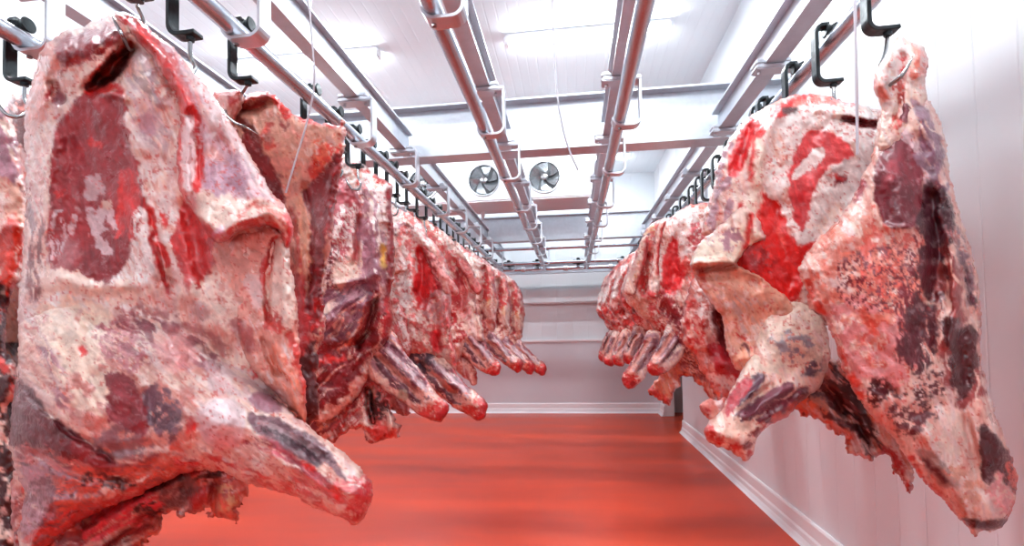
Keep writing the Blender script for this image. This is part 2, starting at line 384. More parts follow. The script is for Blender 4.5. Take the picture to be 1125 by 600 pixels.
# ------------------------------------------------------------------ evaporator with fans
def evaporator():
    x0, x1, y0, y1, z0, z1 = -2.75, .32, 6.45, 7.15, H + 1.78, CEIL - .12
    t = thing('evaporator', ((x0 + x1) / 2, y0, z0), 'long white ceiling cooling unit with round metal fans facing the camera', 'cooling unit')
    bm = bmesh.new(); box(bm, x0, x1, y0, y1, z0, z1, .02); mesh_obj('casing', bm, M_case, t)
    for x in (-2.3, -.9, .1):
        bm = bmesh.new(); tube(bm, [(x, 6.8, z1 - .02), (x, 6.8, CEIL)], .012, 8); mesh_obj('hanger_rod', bm, M_zinc, t)
    bm = bmesh.new(); tube(bm, [(-1.25, 7.0, z0 - .07), (-1.25, 7.0, z0 + .02)], .03, 12); tube(bm, [(-1.25, 7.0, z0 - .11), (-1.25, 7.0, z0 - .07)], .018, 12); mesh_obj('drain_pipe', bm, M_case, t, True)
    for fx in (-1.96, -1.13, -.32):
        fz = H + 2.06; R = .2
        bm = bmesh.new()
        for k in range(40):
            a0, a1 = k * math.pi / 20, (k + 1) * math.pi / 20
            for (ra, ya), (rb, yb) in (((R + .014, -.004), (R + .01, -.03)), ((R + .01, -.03), (R, -.03)), ((R, -.03), (R - .01, .0))):
                q = [(fx + ra * math.cos(a0), y0 + ya, fz + ra * math.sin(a0)), (fx + ra * math.cos(a1), y0 + ya, fz + ra * math.sin(a1)),
                     (fx + rb * math.cos(a1), y0 + yb, fz + rb * math.sin(a1)), (fx + rb * math.cos(a0), y0 + yb, fz + rb * math.sin(a0))]
                bm.faces.new([bm.verts.new(p) for p in q])
        bmesh.ops.remove_doubles(bm, verts=bm.verts[:], dist=1e-4)
        fan = mesh_obj('fan', bm, M_blade, t, True)
        fan_o = fan.location
        def sub(nm, bm, m, sm=True):
            o = mesh_obj(nm, bm, m, t, sm); o.parent = fan; return o
        bm = bmesh.new(); tube(bm, [(fx, y0 + .0, fz), (fx, y0 - .004, fz)], R - .008, 32); sub('throat', bm, M_grille)
        bm = bmesh.new(); tube(bm, [(fx, y0 - .004, fz), (fx, y0 - .035, fz), (fx, y0 - .045, fz)], [.05, .048, .03], 20); sub('hub', bm, M_steel)
        off = random.Random(fx).random()
        for k in range(6):
            bm = bmesh.new(); c = off + k * math.pi / 3; rings = []
            for i in range(7):
                r = .045 + (R - .06) * i / 6; tw = .8 - .3 * i / 6; hw = .03 + .05 * (i / 6) ** .8
                th0 = c + .35 * i / 6
                row = []
                for s in (-1, 0, 1):
                    a = th0 + s * hw / r * math.cos(tw)
                    row.append(bm.verts.new((fx + r * math.cos(a), y0 - .024 + s * .02 + (.004 if s == 0 else 0), fz + r * math.sin(a))))
                rings.append(row)
            for A, C in zip(rings, rings[1:]):
                for j in range(2): bm.faces.new((A[j], A[j + 1], C[j + 1], C[j]))
            bmesh.ops.solidify(bm, geom=bm.faces[:], thickness=.002)
            sub('fan_blade', bm, M_blade)

evaporator()

# ------------------------------------------------------------------ hanging cables and rod
def cable(px_pts, Y, r, label, ferrule=True, top=None):
    P = [tuple(at(x, y, Y)) for x, y in px_pts]
    if top is not None: P = [(P[0][0], P[0][1], top)] + P
    o = P[0]
    t = thing('hanging_cable', o, label, 'cable')
    bm = bmesh.new(); tube(bm, curve_pts(P, 8), r, 8); mesh_obj('cord', bm, M_cable, t, True)
    if ferrule:
        bm = bmesh.new(); q = at(px_pts[1][0], px_pts[1][1], Y); tube(bm, [(q[0], q[1], q[2] + .03), (q[0], q[1], q[2] + .012), (q[0], q[1], q[2] - .02)], [r * 2.6, r * 2.6, r * 1.4], 10); mesh_obj('ferrule', bm, M_zinc, t, True)
cable([(606, -60), (607, 0), (609, 60), (613, 110), (622, 155), (635, 187)], 3.0, .006, 'thin pale cable hanging from the ceiling in the middle and curling right at its end', False, CEIL)
cable([(339, -40), (340, 5), (344, 60), (345, 95), (337, 135), (325, 175), (314, 212)], 1.72, .0035, 'thin wire dangling in front of the second left carcass', True, CEIL)
cable([(938, -30), (939, 5), (941, 90), (942, 170)], 1.72, .0045, 'thin straight wire hanging beside the right front carcass', False, CEIL)
q = at(98, 20, 2.2); t = thing('tie_rod', (q[0], q[1], H + 1.6), 'slim threaded rod with a coupling just above the nearest left carcass', 'rod')
bm = bmesh.new(); tube(bm, [(q[0], q[1], CEIL), (q[0], q[1], q[2] - .08)], .006, 10); mesh_obj('rod', bm, M_zinc, t, True)
bm = bmesh.new(); tube(bm, [(q[0], q[1], q[2] + .03), (q[0], q[1], q[2] + .02), (q[0], q[1], q[2] - .04), (q[0], q[1], q[2] - .05)], [.008, .014, .014, .01], 10); mesh_obj('coupling', bm, M_zinc, t, True)

# ================================================================== BEEF
# ---- small numpy noise kit
def _hash(ix, iy, s):
    h = (ix.astype(np.int64) * 374761393 + iy.astype(np.int64) * 668265263 + s * 982451653) & 0xffffffff
    h = ((h ^ (h >> 13)) * 1274126177) & 0xffffffff
    h = (h ^ (h >> 16)) & 0xffffffff
    return h.astype(np.float64) / 0xffffffff
def vnoise(x, y, s=0):
    ix = np.floor(x); iy = np.floor(y); fx = x - ix; fy = y - iy
    fx = fx * fx * fx * (fx * (fx * 6 - 15) + 10); fy = fy * fy * fy * (fy * (fy * 6 - 15) + 10)
    a = _hash(ix, iy, s); b = _hash(ix + 1, iy, s); c = _hash(ix, iy + 1, s); d = _hash(ix + 1, iy + 1, s)
    return (a + (b - a) * fx) * (1 - fy) + (c + (d - c) * fx) * fy
def fbm(x, y, s=0, o=4, g=.5):
    t = 0; a = 1; n = 0
    for k in range(o):
        c, sn = math.cos(k * 1.3), math.sin(k * 1.3)
        t = t + a * (vnoise((x * c - y * sn) * 2 ** k, (x * sn + y * c) * 2 ** k, s + 17 * k) * 2 - 1); n += a; a *= g
    return t / n * 1.6
def aniso(x, y, ang, length, width, s, o=3):
    """Streaks: noise stretched along direction ang (degrees, image sense)."""
    a = math.radians(ang); u = x * math.cos(a) + y * math.sin(a); v = -x * math.sin(a) + y * math.cos(a)
    v = v + 1.5 * width * fbm(u / (length * 1.2), v / (width * 6), s + 5, 2)
    return fbm(u / length, v / width, s, o)
def smst(a, b, x):
    t = np.clip((x - a) / (b - a), 0, 1); return t * t * (3 - 2 * t)
def crom(poly, closed=True, n=4):
    P = np.array(poly, float); N = len(P); out = []
    rng = range(N) if closed else range(N - 1)
    for i in rng:
        if closed: a, b, c, d = P[(i - 1) % N], P[i], P[(i + 1) % N], P[(i + 2) % N]
        else: a, b, c, d = P[max(i - 1, 0)], P[i], P[i + 1], P[min(i + 2, N - 1)]
        for k in range(n):
            t = k / n
            out.append(.5 * ((2 * b) + (c - a) * t + (2 * a - 5 * b + 4 * c - d) * t * t + (3 * b - a - 3 * c + d) * t ** 3))
    if not closed: out.append(P[-1])
    return np.array(out)
def sdist(poly, x, y, closed=True):
    """Signed distance (negative inside) to a polygon, or distance to a polyline."""
    P = np.asarray(poly, float); d2 = np.full(x.shape, 1e18); ins = np.zeros(x.shape, bool); N = len(P)
    for i in range(N if closed else N - 1):
        a = P[i]; b = P[(i + 1) % N]; e = b - a; L = e @ e + 1e-12
        wx, wy = x - a[0], y - a[1]; t = np.clip((wx * e[0] + wy * e[1]) / L, 0, 1)
        d2 = np.minimum(d2, (wx - e[0] * t) ** 2 + (wy - e[1] * t) ** 2)
        if closed and e[1] != 0:
            c = (a[1] > y) != (b[1] > y)
            ins ^= c & (x < a[0] + wy * e[0] / e[1])
    d = np.sqrt(d2)
    return np.where(ins, -d, d) if closed else d

# ---- colours of the cut surfaces (measured as flat colour, no shading)
FAT = (236, 204, 188); CREAM = (240, 210, 190); WHITE = (243, 226, 220); PINKFAT = (220, 150, 134); PINK = (220, 146, 144)
MUS = (156, 42, 46); DARK = (98, 22, 30); DEEP = (60, 10, 16); RED = (212, 38, 34); BLOOD = (176, 24, 24); VIO = (176, 126, 136); GREY = (128, 92, 104)
TAN = (218, 160, 138); BROWN = (96, 30, 28); ORAN = (222, 104, 76); SILV = (208, 176, 178); YEL = (226, 176, 84)

def meat_mat():
    m = bpy.data.materials.new('raw_beef'); m.use_nodes = True; nt = m.node_tree; b = nt.nodes['Principled BSDF']
    at_ = nt.nodes.new('ShaderNodeVertexColor'); at_.layer_name = 'flesh'
    tc = nt.nodes.new('ShaderNodeTexCoord')
    n1 = nt.nodes.new('ShaderNodeTexNoise'); n1.inputs['Scale'].default_value = 45; n1.inputs['Detail'].default_value = 6; n1.inputs['Distortion'].default_value = .6
    nt.links.new(tc.outputs['Object'], n1.inputs['Vector'])
    mr = nt.nodes.new('ShaderNodeMapRange'); mr.inputs['From Min'].default_value = .25; mr.inputs['From Max'].default_value = .75
    mr.inputs['To Min'].default_value = .88; mr.inputs['To Max'].default_value = 1.08
    nt.links.new(n1.outputs['Fac'], mr.inputs['Value'])
    mx = nt.nodes.new('ShaderNodeMix'); mx.data_type = 'RGBA'; mx.blend_type = 'MULTIPLY'; mx.inputs[0].default_value = 1
    nt.links.new(at_.outputs['Color'], mx.inputs[6]); nt.links.new(mr.outputs[0], mx.inputs[7]); nt.links.new(mx.outputs[2], b.inputs['Base Color'])
    # uneven wet gloss
    n2 = nt.nodes.new('ShaderNodeTexNoise'); n2.inputs['Scale'].default_value = 14; n2.inputs['Detail'].default_value = 4; nt.links.new(tc.outputs['Object'], n2.inputs['Vector'])
    m2 = nt.nodes.new('ShaderNodeMapRange'); m2.inputs['From Min'].default_value = .3; m2.inputs['From Max'].default_value = .7; m2.inputs['To Min'].default_value = .24; m2.inputs['To Max'].default_value = .5
    nt.links.new(n2.outputs['Fac'], m2.inputs['Value']); nt.links.new(m2.outputs[0], b.inputs['Roughness'])
    b.inputs['Specular IOR Level'].default_value = .5; b.inputs['Coat Weight'].default_value = .25; b.inputs['Coat Roughness'].default_value = .18
    # ripples: fine grain and stretched fibres
    n3 = nt.nodes.new('ShaderNodeTexNoise'); n3.inputs['Scale'].default_value = 60; n3.inputs['Detail'].default_value = 5; nt.links.new(tc.outputs['Object'], n3.inputs['Vector'])
    n4 = nt.nodes.new('ShaderNodeTexNoise'); n4.inputs['Scale'].default_value = 22; n4.inputs['Detail'].default_value = 4; n4.inputs['Distortion'].default_value = 1.2; nt.links.new(tc.outputs['Object'], n4.inputs['Vector'])
    ad = nt.nodes.new('ShaderNodeMath'); ad.operation = 'MULTIPLY_ADD'; ad.inputs[1].default_value = 3.5
    nt.links.new(n4.outputs['Fac'], ad.inputs[0]); nt.links.new(n3.outputs['Fac'], ad.inputs[2])
    bp = nt.nodes.new('ShaderNodeBump'); bp.inputs['Strength'].default_value = .3; bp.inputs['Distance'].default_value = .006
    nt.links.new(ad.outputs[0], bp.inputs['Height']); nt.links.new(bp.outputs[0], b.inputs['Normal'])
    return m
M_meat = meat_mat()

def patch(c, pts, w=5, s=2.5, m=0, ms=7, o=1, ang=None, line=0, ml=None, raw=False):
    """One area of flesh: colour, outline, edge waviness, softness, mottling (0-1) with its scale, opacity, streak
    direction. line > 0: pts is an open stroke of that half width."""
    return dict(c=lin(c), p=crom(pts, closed=not line, n=3), w=w, s=s, m=m, ms=ms, o=o, ang=ang, line=line)

def flesh(x, y, base, patches, seed, fine=1., streak=70):
    """Colour of every point (x, y), in the flat frame of the cut surface."""
    n = x.shape[0]; C = np.tile(lin(base), (n, 1))
    k = fine
    # broad tone changes of the fat: pinker and creamier zones, small blood specks and veins
    t = smst(.05, .75, fbm(x / (34 * k), y / (34 * k), seed + 1, 3))[:, None] * .65; C = C * (1 - t) + lin(PINKFAT) * t
    t = smst(.0, .7, fbm(x / (20 * k), y / (20 * k), seed + 2, 3))[:, None] * .5; C = C * (1 - t) + lin(CREAM) * t
    st1 = aniso(x, y, streak, 34 * k, 3.2 * k, seed + 3); st2 = aniso(x, y, streak + 14, 60 * k, 9 * k, seed + 4)
    t = smst(.05, .7, st1)[:, None] * .6; C = C * (1 - t) + lin(WHITE) * t
    t = smst(.15, .8, -st1 * .6 - st2 * .8)[:, None] * .6; C = C * (1 - t) + lin((206, 116, 104)) * t
    t = smst(.25, .8, st2 + .3 * st1)[:, None] * .4; C = C * (1 - t) + lin(SILV) * t
    t = smst(.2, .75, fbm(x / (46 * k), y / (46 * k), seed + 9, 4, .6))[:, None] * .35; C = C * (1 - t) + lin((196, 84, 72)) * t
    wx = fbm(x / (12 * k), y / (12 * k), seed + 11, 4); wy = fbm(x / (12 * k) + 40, y / (12 * k) - 9, seed + 12, 4)
    fx = aniso(x, y, streak, 9 * k, 2.4 * k, seed + 13); fy = fbm(x / (3.2 * k), y / (3.2 * k) + 33, seed + 14, 3)
    for i, q in enumerate(patches):
        P = q['p']; mg = q['line'] + q['w'] * 3 + q['s'] * 2 + 4
        sel = np.nonzero((x > P[:, 0].min() - mg) & (x < P[:, 0].max() + mg) & (y > P[:, 1].min() - mg) & (y < P[:, 1].max() + mg))[0]
        if not len(sel): continue
        X = x[sel]; Yv = y[sel]; W = q['w']
        xs = X + wx[sel] * W + fx[sel] * W * .35; ys = Yv + wy[sel] * W + fy[sel] * W * .35
        d = sdist(P, xs, ys, not q['line']) - q['line']
        d = d - (1.3 if fine < .8 else 1.6)
        a = smst(q['s'], -q['s'], d)
        if q['m']:
            ms = q['ms'] * k
            nz = aniso(X, Yv, q['ang'], ms * 3.2, ms * .55, seed + 20 + i) if q['ang'] is not None else fbm(X / ms, Yv / ms, seed + 20 + i, 4, .6)
            a = a * smst(-.2, .26, nz + 1.1 * (q['m'] - .5))
        a = (a * q['o'])[:, None]
        tone = q['c'] * (1 + .16 * fbm(X / (9 * k), Yv / (9 * k), seed + 60 + i, 3))[:, None]
        if q['ang'] is not None: tone = tone * (1 + .16 * aniso(X, Yv, q['ang'], 26 * k, 2.4 * k, seed + 90 + i))[:, None]
        C[sel] = C[sel] * (1 - a) + tone * a
    # silver skin flecks over muscle and blood specks over fat
    lum = C.mean(1)
    t = (smst(.62, .85, fbm(x / (3.5 * k), y / (3.5 * k), seed + 5, 3) + .25 * fbm(x / 30, y / 30, seed + 8, 2)) * smst(.25, .4, lum) * .7)[:, None]; C = C * (1 - t) + lin((200, 60, 48)) * t
    t = (smst(.42, .7, fbm(x / (6 * k), y / (5 * k), seed + 6, 4, .65)) * smst(.3, .15, lum) * .2)[:, None]; C = C * (1 - t) + lin(SILV) * t
    C = C * (1 + .10 * aniso(x, y, streak, 16 * k, 2. * k, seed + 7) + .10 * fbm(x / (22 * k), y / (22 * k), seed + 10, 4))[:, None]
    return np.clip(C, .004, .92)

def slab(name, poly, Y0, R, T, Tb, off, root, base, patches, seed, cell=2., rag=1.5, bumps=(), fine=1., rough=.008, streak=70, n=4, rim=None):
    """One piece of meat: a closed body grown from its outline (drawn in the plane Y = Y0), rounded over R pixels at its
    edge, T thick towards the room's front and Tb towards the back. off: [(x, y, metres forward)] leans and bends it."""
    P = crom(poly, n=n); x0, y0 = P.min(0) - 6; x1, y1 = P.max(0) + 6
    gx = np.arange(x0, x1, cell); gy = np.arange(y0, y1, cell)
    X, Yg = np.meshgrid(gx, gy); sh = X.shape; x = X.ravel(); y = Yg.ravel()
    def sd(x, y):
        e = rag * (fbm(x / 9, y / 9, seed + 31, 3, .6) + .5 * fbm(x / 3.2, y / 3.2, seed + 32, 2))
        return sdist(P, x, y) + e
    d = sd(x, y)
    inside = (d < cell * .35).reshape(sh)
    q = inside[:-1, :-1] & inside[1:, :-1] & inside[:-1, 1:] & inside[1:, 1:]
    # drop lone cells
    used = np.zeros(sh, bool); used[:-1, :-1] |= q; used[1:, :-1] |= q; used[:-1, 1:] |= q; used[1:, 1:] |= q
    cnt = np.zeros(sh, int); cnt[:-1, :-1] += q; cnt[1:, :-1] += q; cnt[:-1, 1:] += q; cnt[1:, 1:] += q
    edge = (used & (cnt < 4)).ravel()
    ids = np.nonzero(used.ravel())[0]; x = x[ids].copy(); y = y[ids].copy(); d = d[ids]; edge = edge[ids]
    ex, ey = x[edge], y[edge]                                  # settle the rim onto the outline
    for _ in range(2):
        dd = sd(ex, ey); h = .6
        gxx = (sd(ex + h, ey) - sd(ex - h, ey)) / (2 * h); gyy = (sd(ex, ey + h) - sd(ex, ey - h)) / (2 * h)
        g = np.maximum(np.hypot(gxx, gyy), .5); st = np.clip(dd, -cell, cell) / g
        ex = ex - st * gxx / g; ey = ey - st * gyy / g
    x[edge] = ex; y[edge] = ey; d[edge] = 0
    t = np.clip(-d / R, 0, 1); prof = np.sqrt(np.maximum(1 - (1 - t) ** 2, 0))
    scale = Y0 / F                                              # metres per pixel at this distance
    near = np.clip(-d / (R * .25), 0, 1)
    hgt = rough * (1.1 if fine > .8 else 1.8) * (fbm(x / (26 * fine), y / (26 * fine), seed + 41, 4) + .3 * aniso(x, y, streak, 22 * fine, 6 * fine, seed + 42))
    for bz in bumps:
        pts, wd, amp = bz[:3]; PP = crom(pts, closed=False, n=4) if len(pts) > 1 else np.array(pts, float)
        dd = sdist(PP, x + fbm(x / 14, y / 14, seed + 43, 2) * 2, y + fbm(x / 14, y / 14, seed + 44, 2) * 2, False) if len(PP) > 1 else np.hypot(x - PP[0, 0], y - PP[0, 1])
        hgt = hgt + (1.8 if fine > .8 else 3.) * amp * np.exp(-(dd / wd) ** 2)
    o = np.array(off, float)
    if len(o) == 1: lean = np.full(x.shape, o[0, 2])
    else:
        wsum = 0; lean = 0
        for a, b, z in o:
            ww = 1 / (((x - a) ** 2 + (y - b) ** 2) + 400); wsum = wsum + ww ** 1.5; lean = lean + ww ** 1.5 * z
        lean = lean / wsum
    Yf = Y0 - lean - T * prof - hgt * near
    Yb_ = Y0 - lean + Tb * prof + .5 * hgt * near
    A = at(x, y, Yf); Bk = at(x, y, Yb_)
    N = len(x); inner = np.nonzero(~edge)[0]; mp = np.full(sh[0] * sh[1], -1); mp[ids] = np.arange(N)
    back = np.arange(N); back[inner] = N + np.arange(len(inner))
    co = np.concatenate([A, Bk[inner]]) - np.array(root.location)
    r_, c_ = np.nonzero(q); W = sh[1]
    i00 = mp[r_ * W + c_]; i01 = mp[r_ * W + c_ + 1]; i10 = mp[(r_ + 1) * W + c_]; i11 = mp[(r_ + 1) * W + c_ + 1]
    ff = np.stack([i00, i10, i11, i01], 1)
    fb = back[ff[:, ::-1]]
    same = (fb[:, ::-1] == ff).all(1)
    faces = np.concatenate([ff, fb[~same]])
    me = bpy.data.meshes.new(name); me.vertices.add(len(co)); me.vertices.foreach_set('co', co.ravel())
    me.loops.add(faces.size); me.loops.foreach_set('vertex_index', faces.ravel())
    me.polygons.add(len(faces)); me.polygons.foreach_set('loop_start', np.arange(0, faces.size, 4)); me.polygons.foreach_set('loop_total', np.full(len(faces), 4))
    me.polygons.foreach_set('use_smooth', np.ones(len(faces), bool))
    me.update(calc_edges=True)
    C = flesh(x, y, base, patches, seed, fine, streak)
    if rim is None: rim = .3 if fine > .8 else .95            # bloody cut edge; its dark tint also paints in shadow gaps between neighbouring bodies
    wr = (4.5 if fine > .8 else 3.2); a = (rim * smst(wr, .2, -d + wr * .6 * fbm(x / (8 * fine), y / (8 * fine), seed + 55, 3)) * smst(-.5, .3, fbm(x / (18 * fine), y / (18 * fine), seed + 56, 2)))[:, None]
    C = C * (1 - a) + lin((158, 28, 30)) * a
    Cb = C[inner]
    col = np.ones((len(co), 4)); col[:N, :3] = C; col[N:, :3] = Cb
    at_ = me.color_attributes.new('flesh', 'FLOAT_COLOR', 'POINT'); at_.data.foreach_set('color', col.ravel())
    me.materials.append(M_meat)
    ob = link(bpy.data.objects.new(name, me)); ob.parent = root
    return ob

def root_at(px, py, Y, label, group):
    q = at(px, py, Y); return thing('beef_carcass', tuple(q), label, 'meat', group)
GL = 'beef quarters on the left rail'; GR = 'beef quarters on the right rail'

# ------------------------------------------------------------------ left front carcass
r = root_at(150, 26, 1.41, 'largest carcass at the left front, shank pointing down to the right', GL)
hp = [
 patch(PINKFAT, [(44, 60), (64, 45), (72, 70), (62, 95), (44, 130), (30, 150), (28, 110)], m=.75, ms=12),
 patch(ORAN, [(40, 74), (38, 110), (46, 130)], line=5, s=6, o=.55, w=6),
 patch(SILV, [(150, 60), (172, 70), (186, 110), (190, 150), (176, 165), (150, 150), (140, 120), (142, 80)], m=.7, ms=9, ang=60, o=.8),
 patch(VIO, [(150, 138), (160, 120), (170, 128), (166, 150), (156, 152)], s=4, o=.8),
 patch(GREY, [(148, 84), (166, 74), (176, 96), (180, 120), (168, 112), (158, 96)], m=.5, ms=6, ang=50, o=.6),
 patch(MUS, [(64, 45), (92, 33), (106, 30), (123, 27), (135, 38), (123, 47), (103, 64), (92, 71), (71, 72), (64, 61)], ang=-25),
 patch(DARK, [(66, 66), (88, 62), (110, 48), (126, 34)], line=3, o=.6, s=4),
 patch(BLOOD, [(47, 103), (55, 89), (64, 81), (71, 75), (64, 92), (61, 112), (52, 108)], m=.7, ms=5, w=7),
 patch(VIO, [(58, 106), (64, 98), (66, 110), (60, 118)], o=.7),
 patch(ORAN, [(76, 74), (96, 72), (86, 92), (70, 112)], o=.5, m=.6, s=5),
 # big flat muscle
 patch(MUS, [(96, 102), (109, 101), (123, 102), (135, 106), (137, 132), (141, 152), (148, 172), (156, 194), (160, 228), (150, 236), (141, 262), (135, 290), (120, 306), (105, 311), (90, 300), (72, 297),
             (57, 296), (52, 262), (55, 230), (56, 190), (57, 163), (62, 143), (75, 123), (84, 109)], w=3, s=1.6, ang=80),
 patch((146, 40, 46), [(66, 150), (84, 120), (118, 112), (134, 150), (130, 200), (90, 190)], s=18, o=.4, ang=80),
 patch(DARK, [(110, 256), (140, 262), (134, 290), (112, 308), (92, 296)], s=10, o=.5),
 patch((196, 44, 44), [(130, 194), (144, 188), (156, 197), (160, 230), (146, 262), (135, 251)], m=.8, ms=8, ang=80, w=4),
 patch(RED, [(131, 196), (131, 225), (130, 262)], line=1.6, s=1, w=3),
 patch(SILV, [(95, 199), (103, 197), (106, 216), (96, 216)], w=3, s=1),
 patch(SILV, [(96, 231), (105, 230), (114, 223), (120, 226), (112, 242), (117, 251), (106, 258), (118, 269), (121, 278), (111, 276), (102, 257), (99, 242)], w=4, s=1),
 patch(FAT, [(112, 221), (120, 220), (119, 230)], w=3, s=1),
 patch(SILV, [(122, 232), (125, 246)], line=2, w=4, s=1), patch(SILV, [(106, 190), (110, 210)], line=1.5, w=4, s=1),
 patch(SILV, [(62, 230), (60, 250)], line=1, w=4, s=1), patch(SILV, [(81, 240), (78, 254)], line=2, w=4, s=1),
 patch(SILV, [(55, 262), (66, 244), (70, 248), (70, 264), (61, 286), (54, 284)], w=5, s=1.5, m=.75, ms=4, ang=80),
 patch((196, 150, 152), [(60, 280), (80, 262), (86, 284), (70, 296)], s=6, o=.35),
 patch(WHITE, [(138, 292), (146, 262), (150, 234), (162, 240), (168, 270), (180, 306), (150, 318), (120, 312)], m=.72, ms=4.5, ang=68, w=4, s=2),
 patch(FAT, [(40, 318), (60, 298), (74, 301), (92, 304), (106, 314), (126, 310), (140, 304), (150, 330), (80, 340)], w=6, s=2),
 patch((120, 40, 50), [(30, 232), (40, 226), (46, 262), (44, 320), (34, 330), (30, 300)], m=.55, ms=6, ang=85, w=4, o=.85),
 patch(RED, [(164, 232), (172, 262), (184, 292)], line=2.4, w=3, s=1.5), patch(BLOOD, [(166, 256), (172, 286), (186, 318)], line=2, w=3),
 patch(RED, [(175, 236), (180, 246)], line=3, w=4), patch(RED, [(64, 214), (68, 216)], line=1.5), patch(RED, [(102, 158), (106, 160)], line=2),
 # cleft under the hook
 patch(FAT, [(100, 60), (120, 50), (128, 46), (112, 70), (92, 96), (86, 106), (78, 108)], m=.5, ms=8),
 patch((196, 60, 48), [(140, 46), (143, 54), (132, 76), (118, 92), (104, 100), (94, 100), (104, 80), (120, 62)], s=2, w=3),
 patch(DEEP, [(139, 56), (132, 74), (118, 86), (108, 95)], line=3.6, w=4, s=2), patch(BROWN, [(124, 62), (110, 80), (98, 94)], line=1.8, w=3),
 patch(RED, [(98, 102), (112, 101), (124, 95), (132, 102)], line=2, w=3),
 patch(WHITE, [(136, 106), (140, 128), (152, 146), (176, 170), (190, 200), (186, 232), (192, 260), (176, 262), (168, 236), (158, 210), (150, 172), (140, 146)], m=.7, ms=12, o=.8),
 # red triangle under the fold
 patch((196, 42, 40), [(196, 240), (203, 214), (214, 222), (230, 246), (240, 268), (228, 296), (212, 320), (200, 300), (190, 268)], w=4, s=2, ang=70),
 patch(BLOOD, [(226, 262), (236, 272), (240, 284), (220, 310)], line=4, s=3, m=.6),
 patch(PINKFAT, [(240, 262), (290, 246), (316, 276), (318, 330), (290, 350), (260, 330), (238, 300)], m=.7, ms=10),
 patch(FAT, [(212, 320), (236, 300), (256, 330), (262, 360), (240, 352)], m=.7),
 patch(MUS, [(256, 352), (268, 356), (276, 378), (264, 376)], w=4, o=.8),
 patch(GREY, [(214, 330), (226, 336), (224, 352), (212, 346)], s=4, o=.5),
]
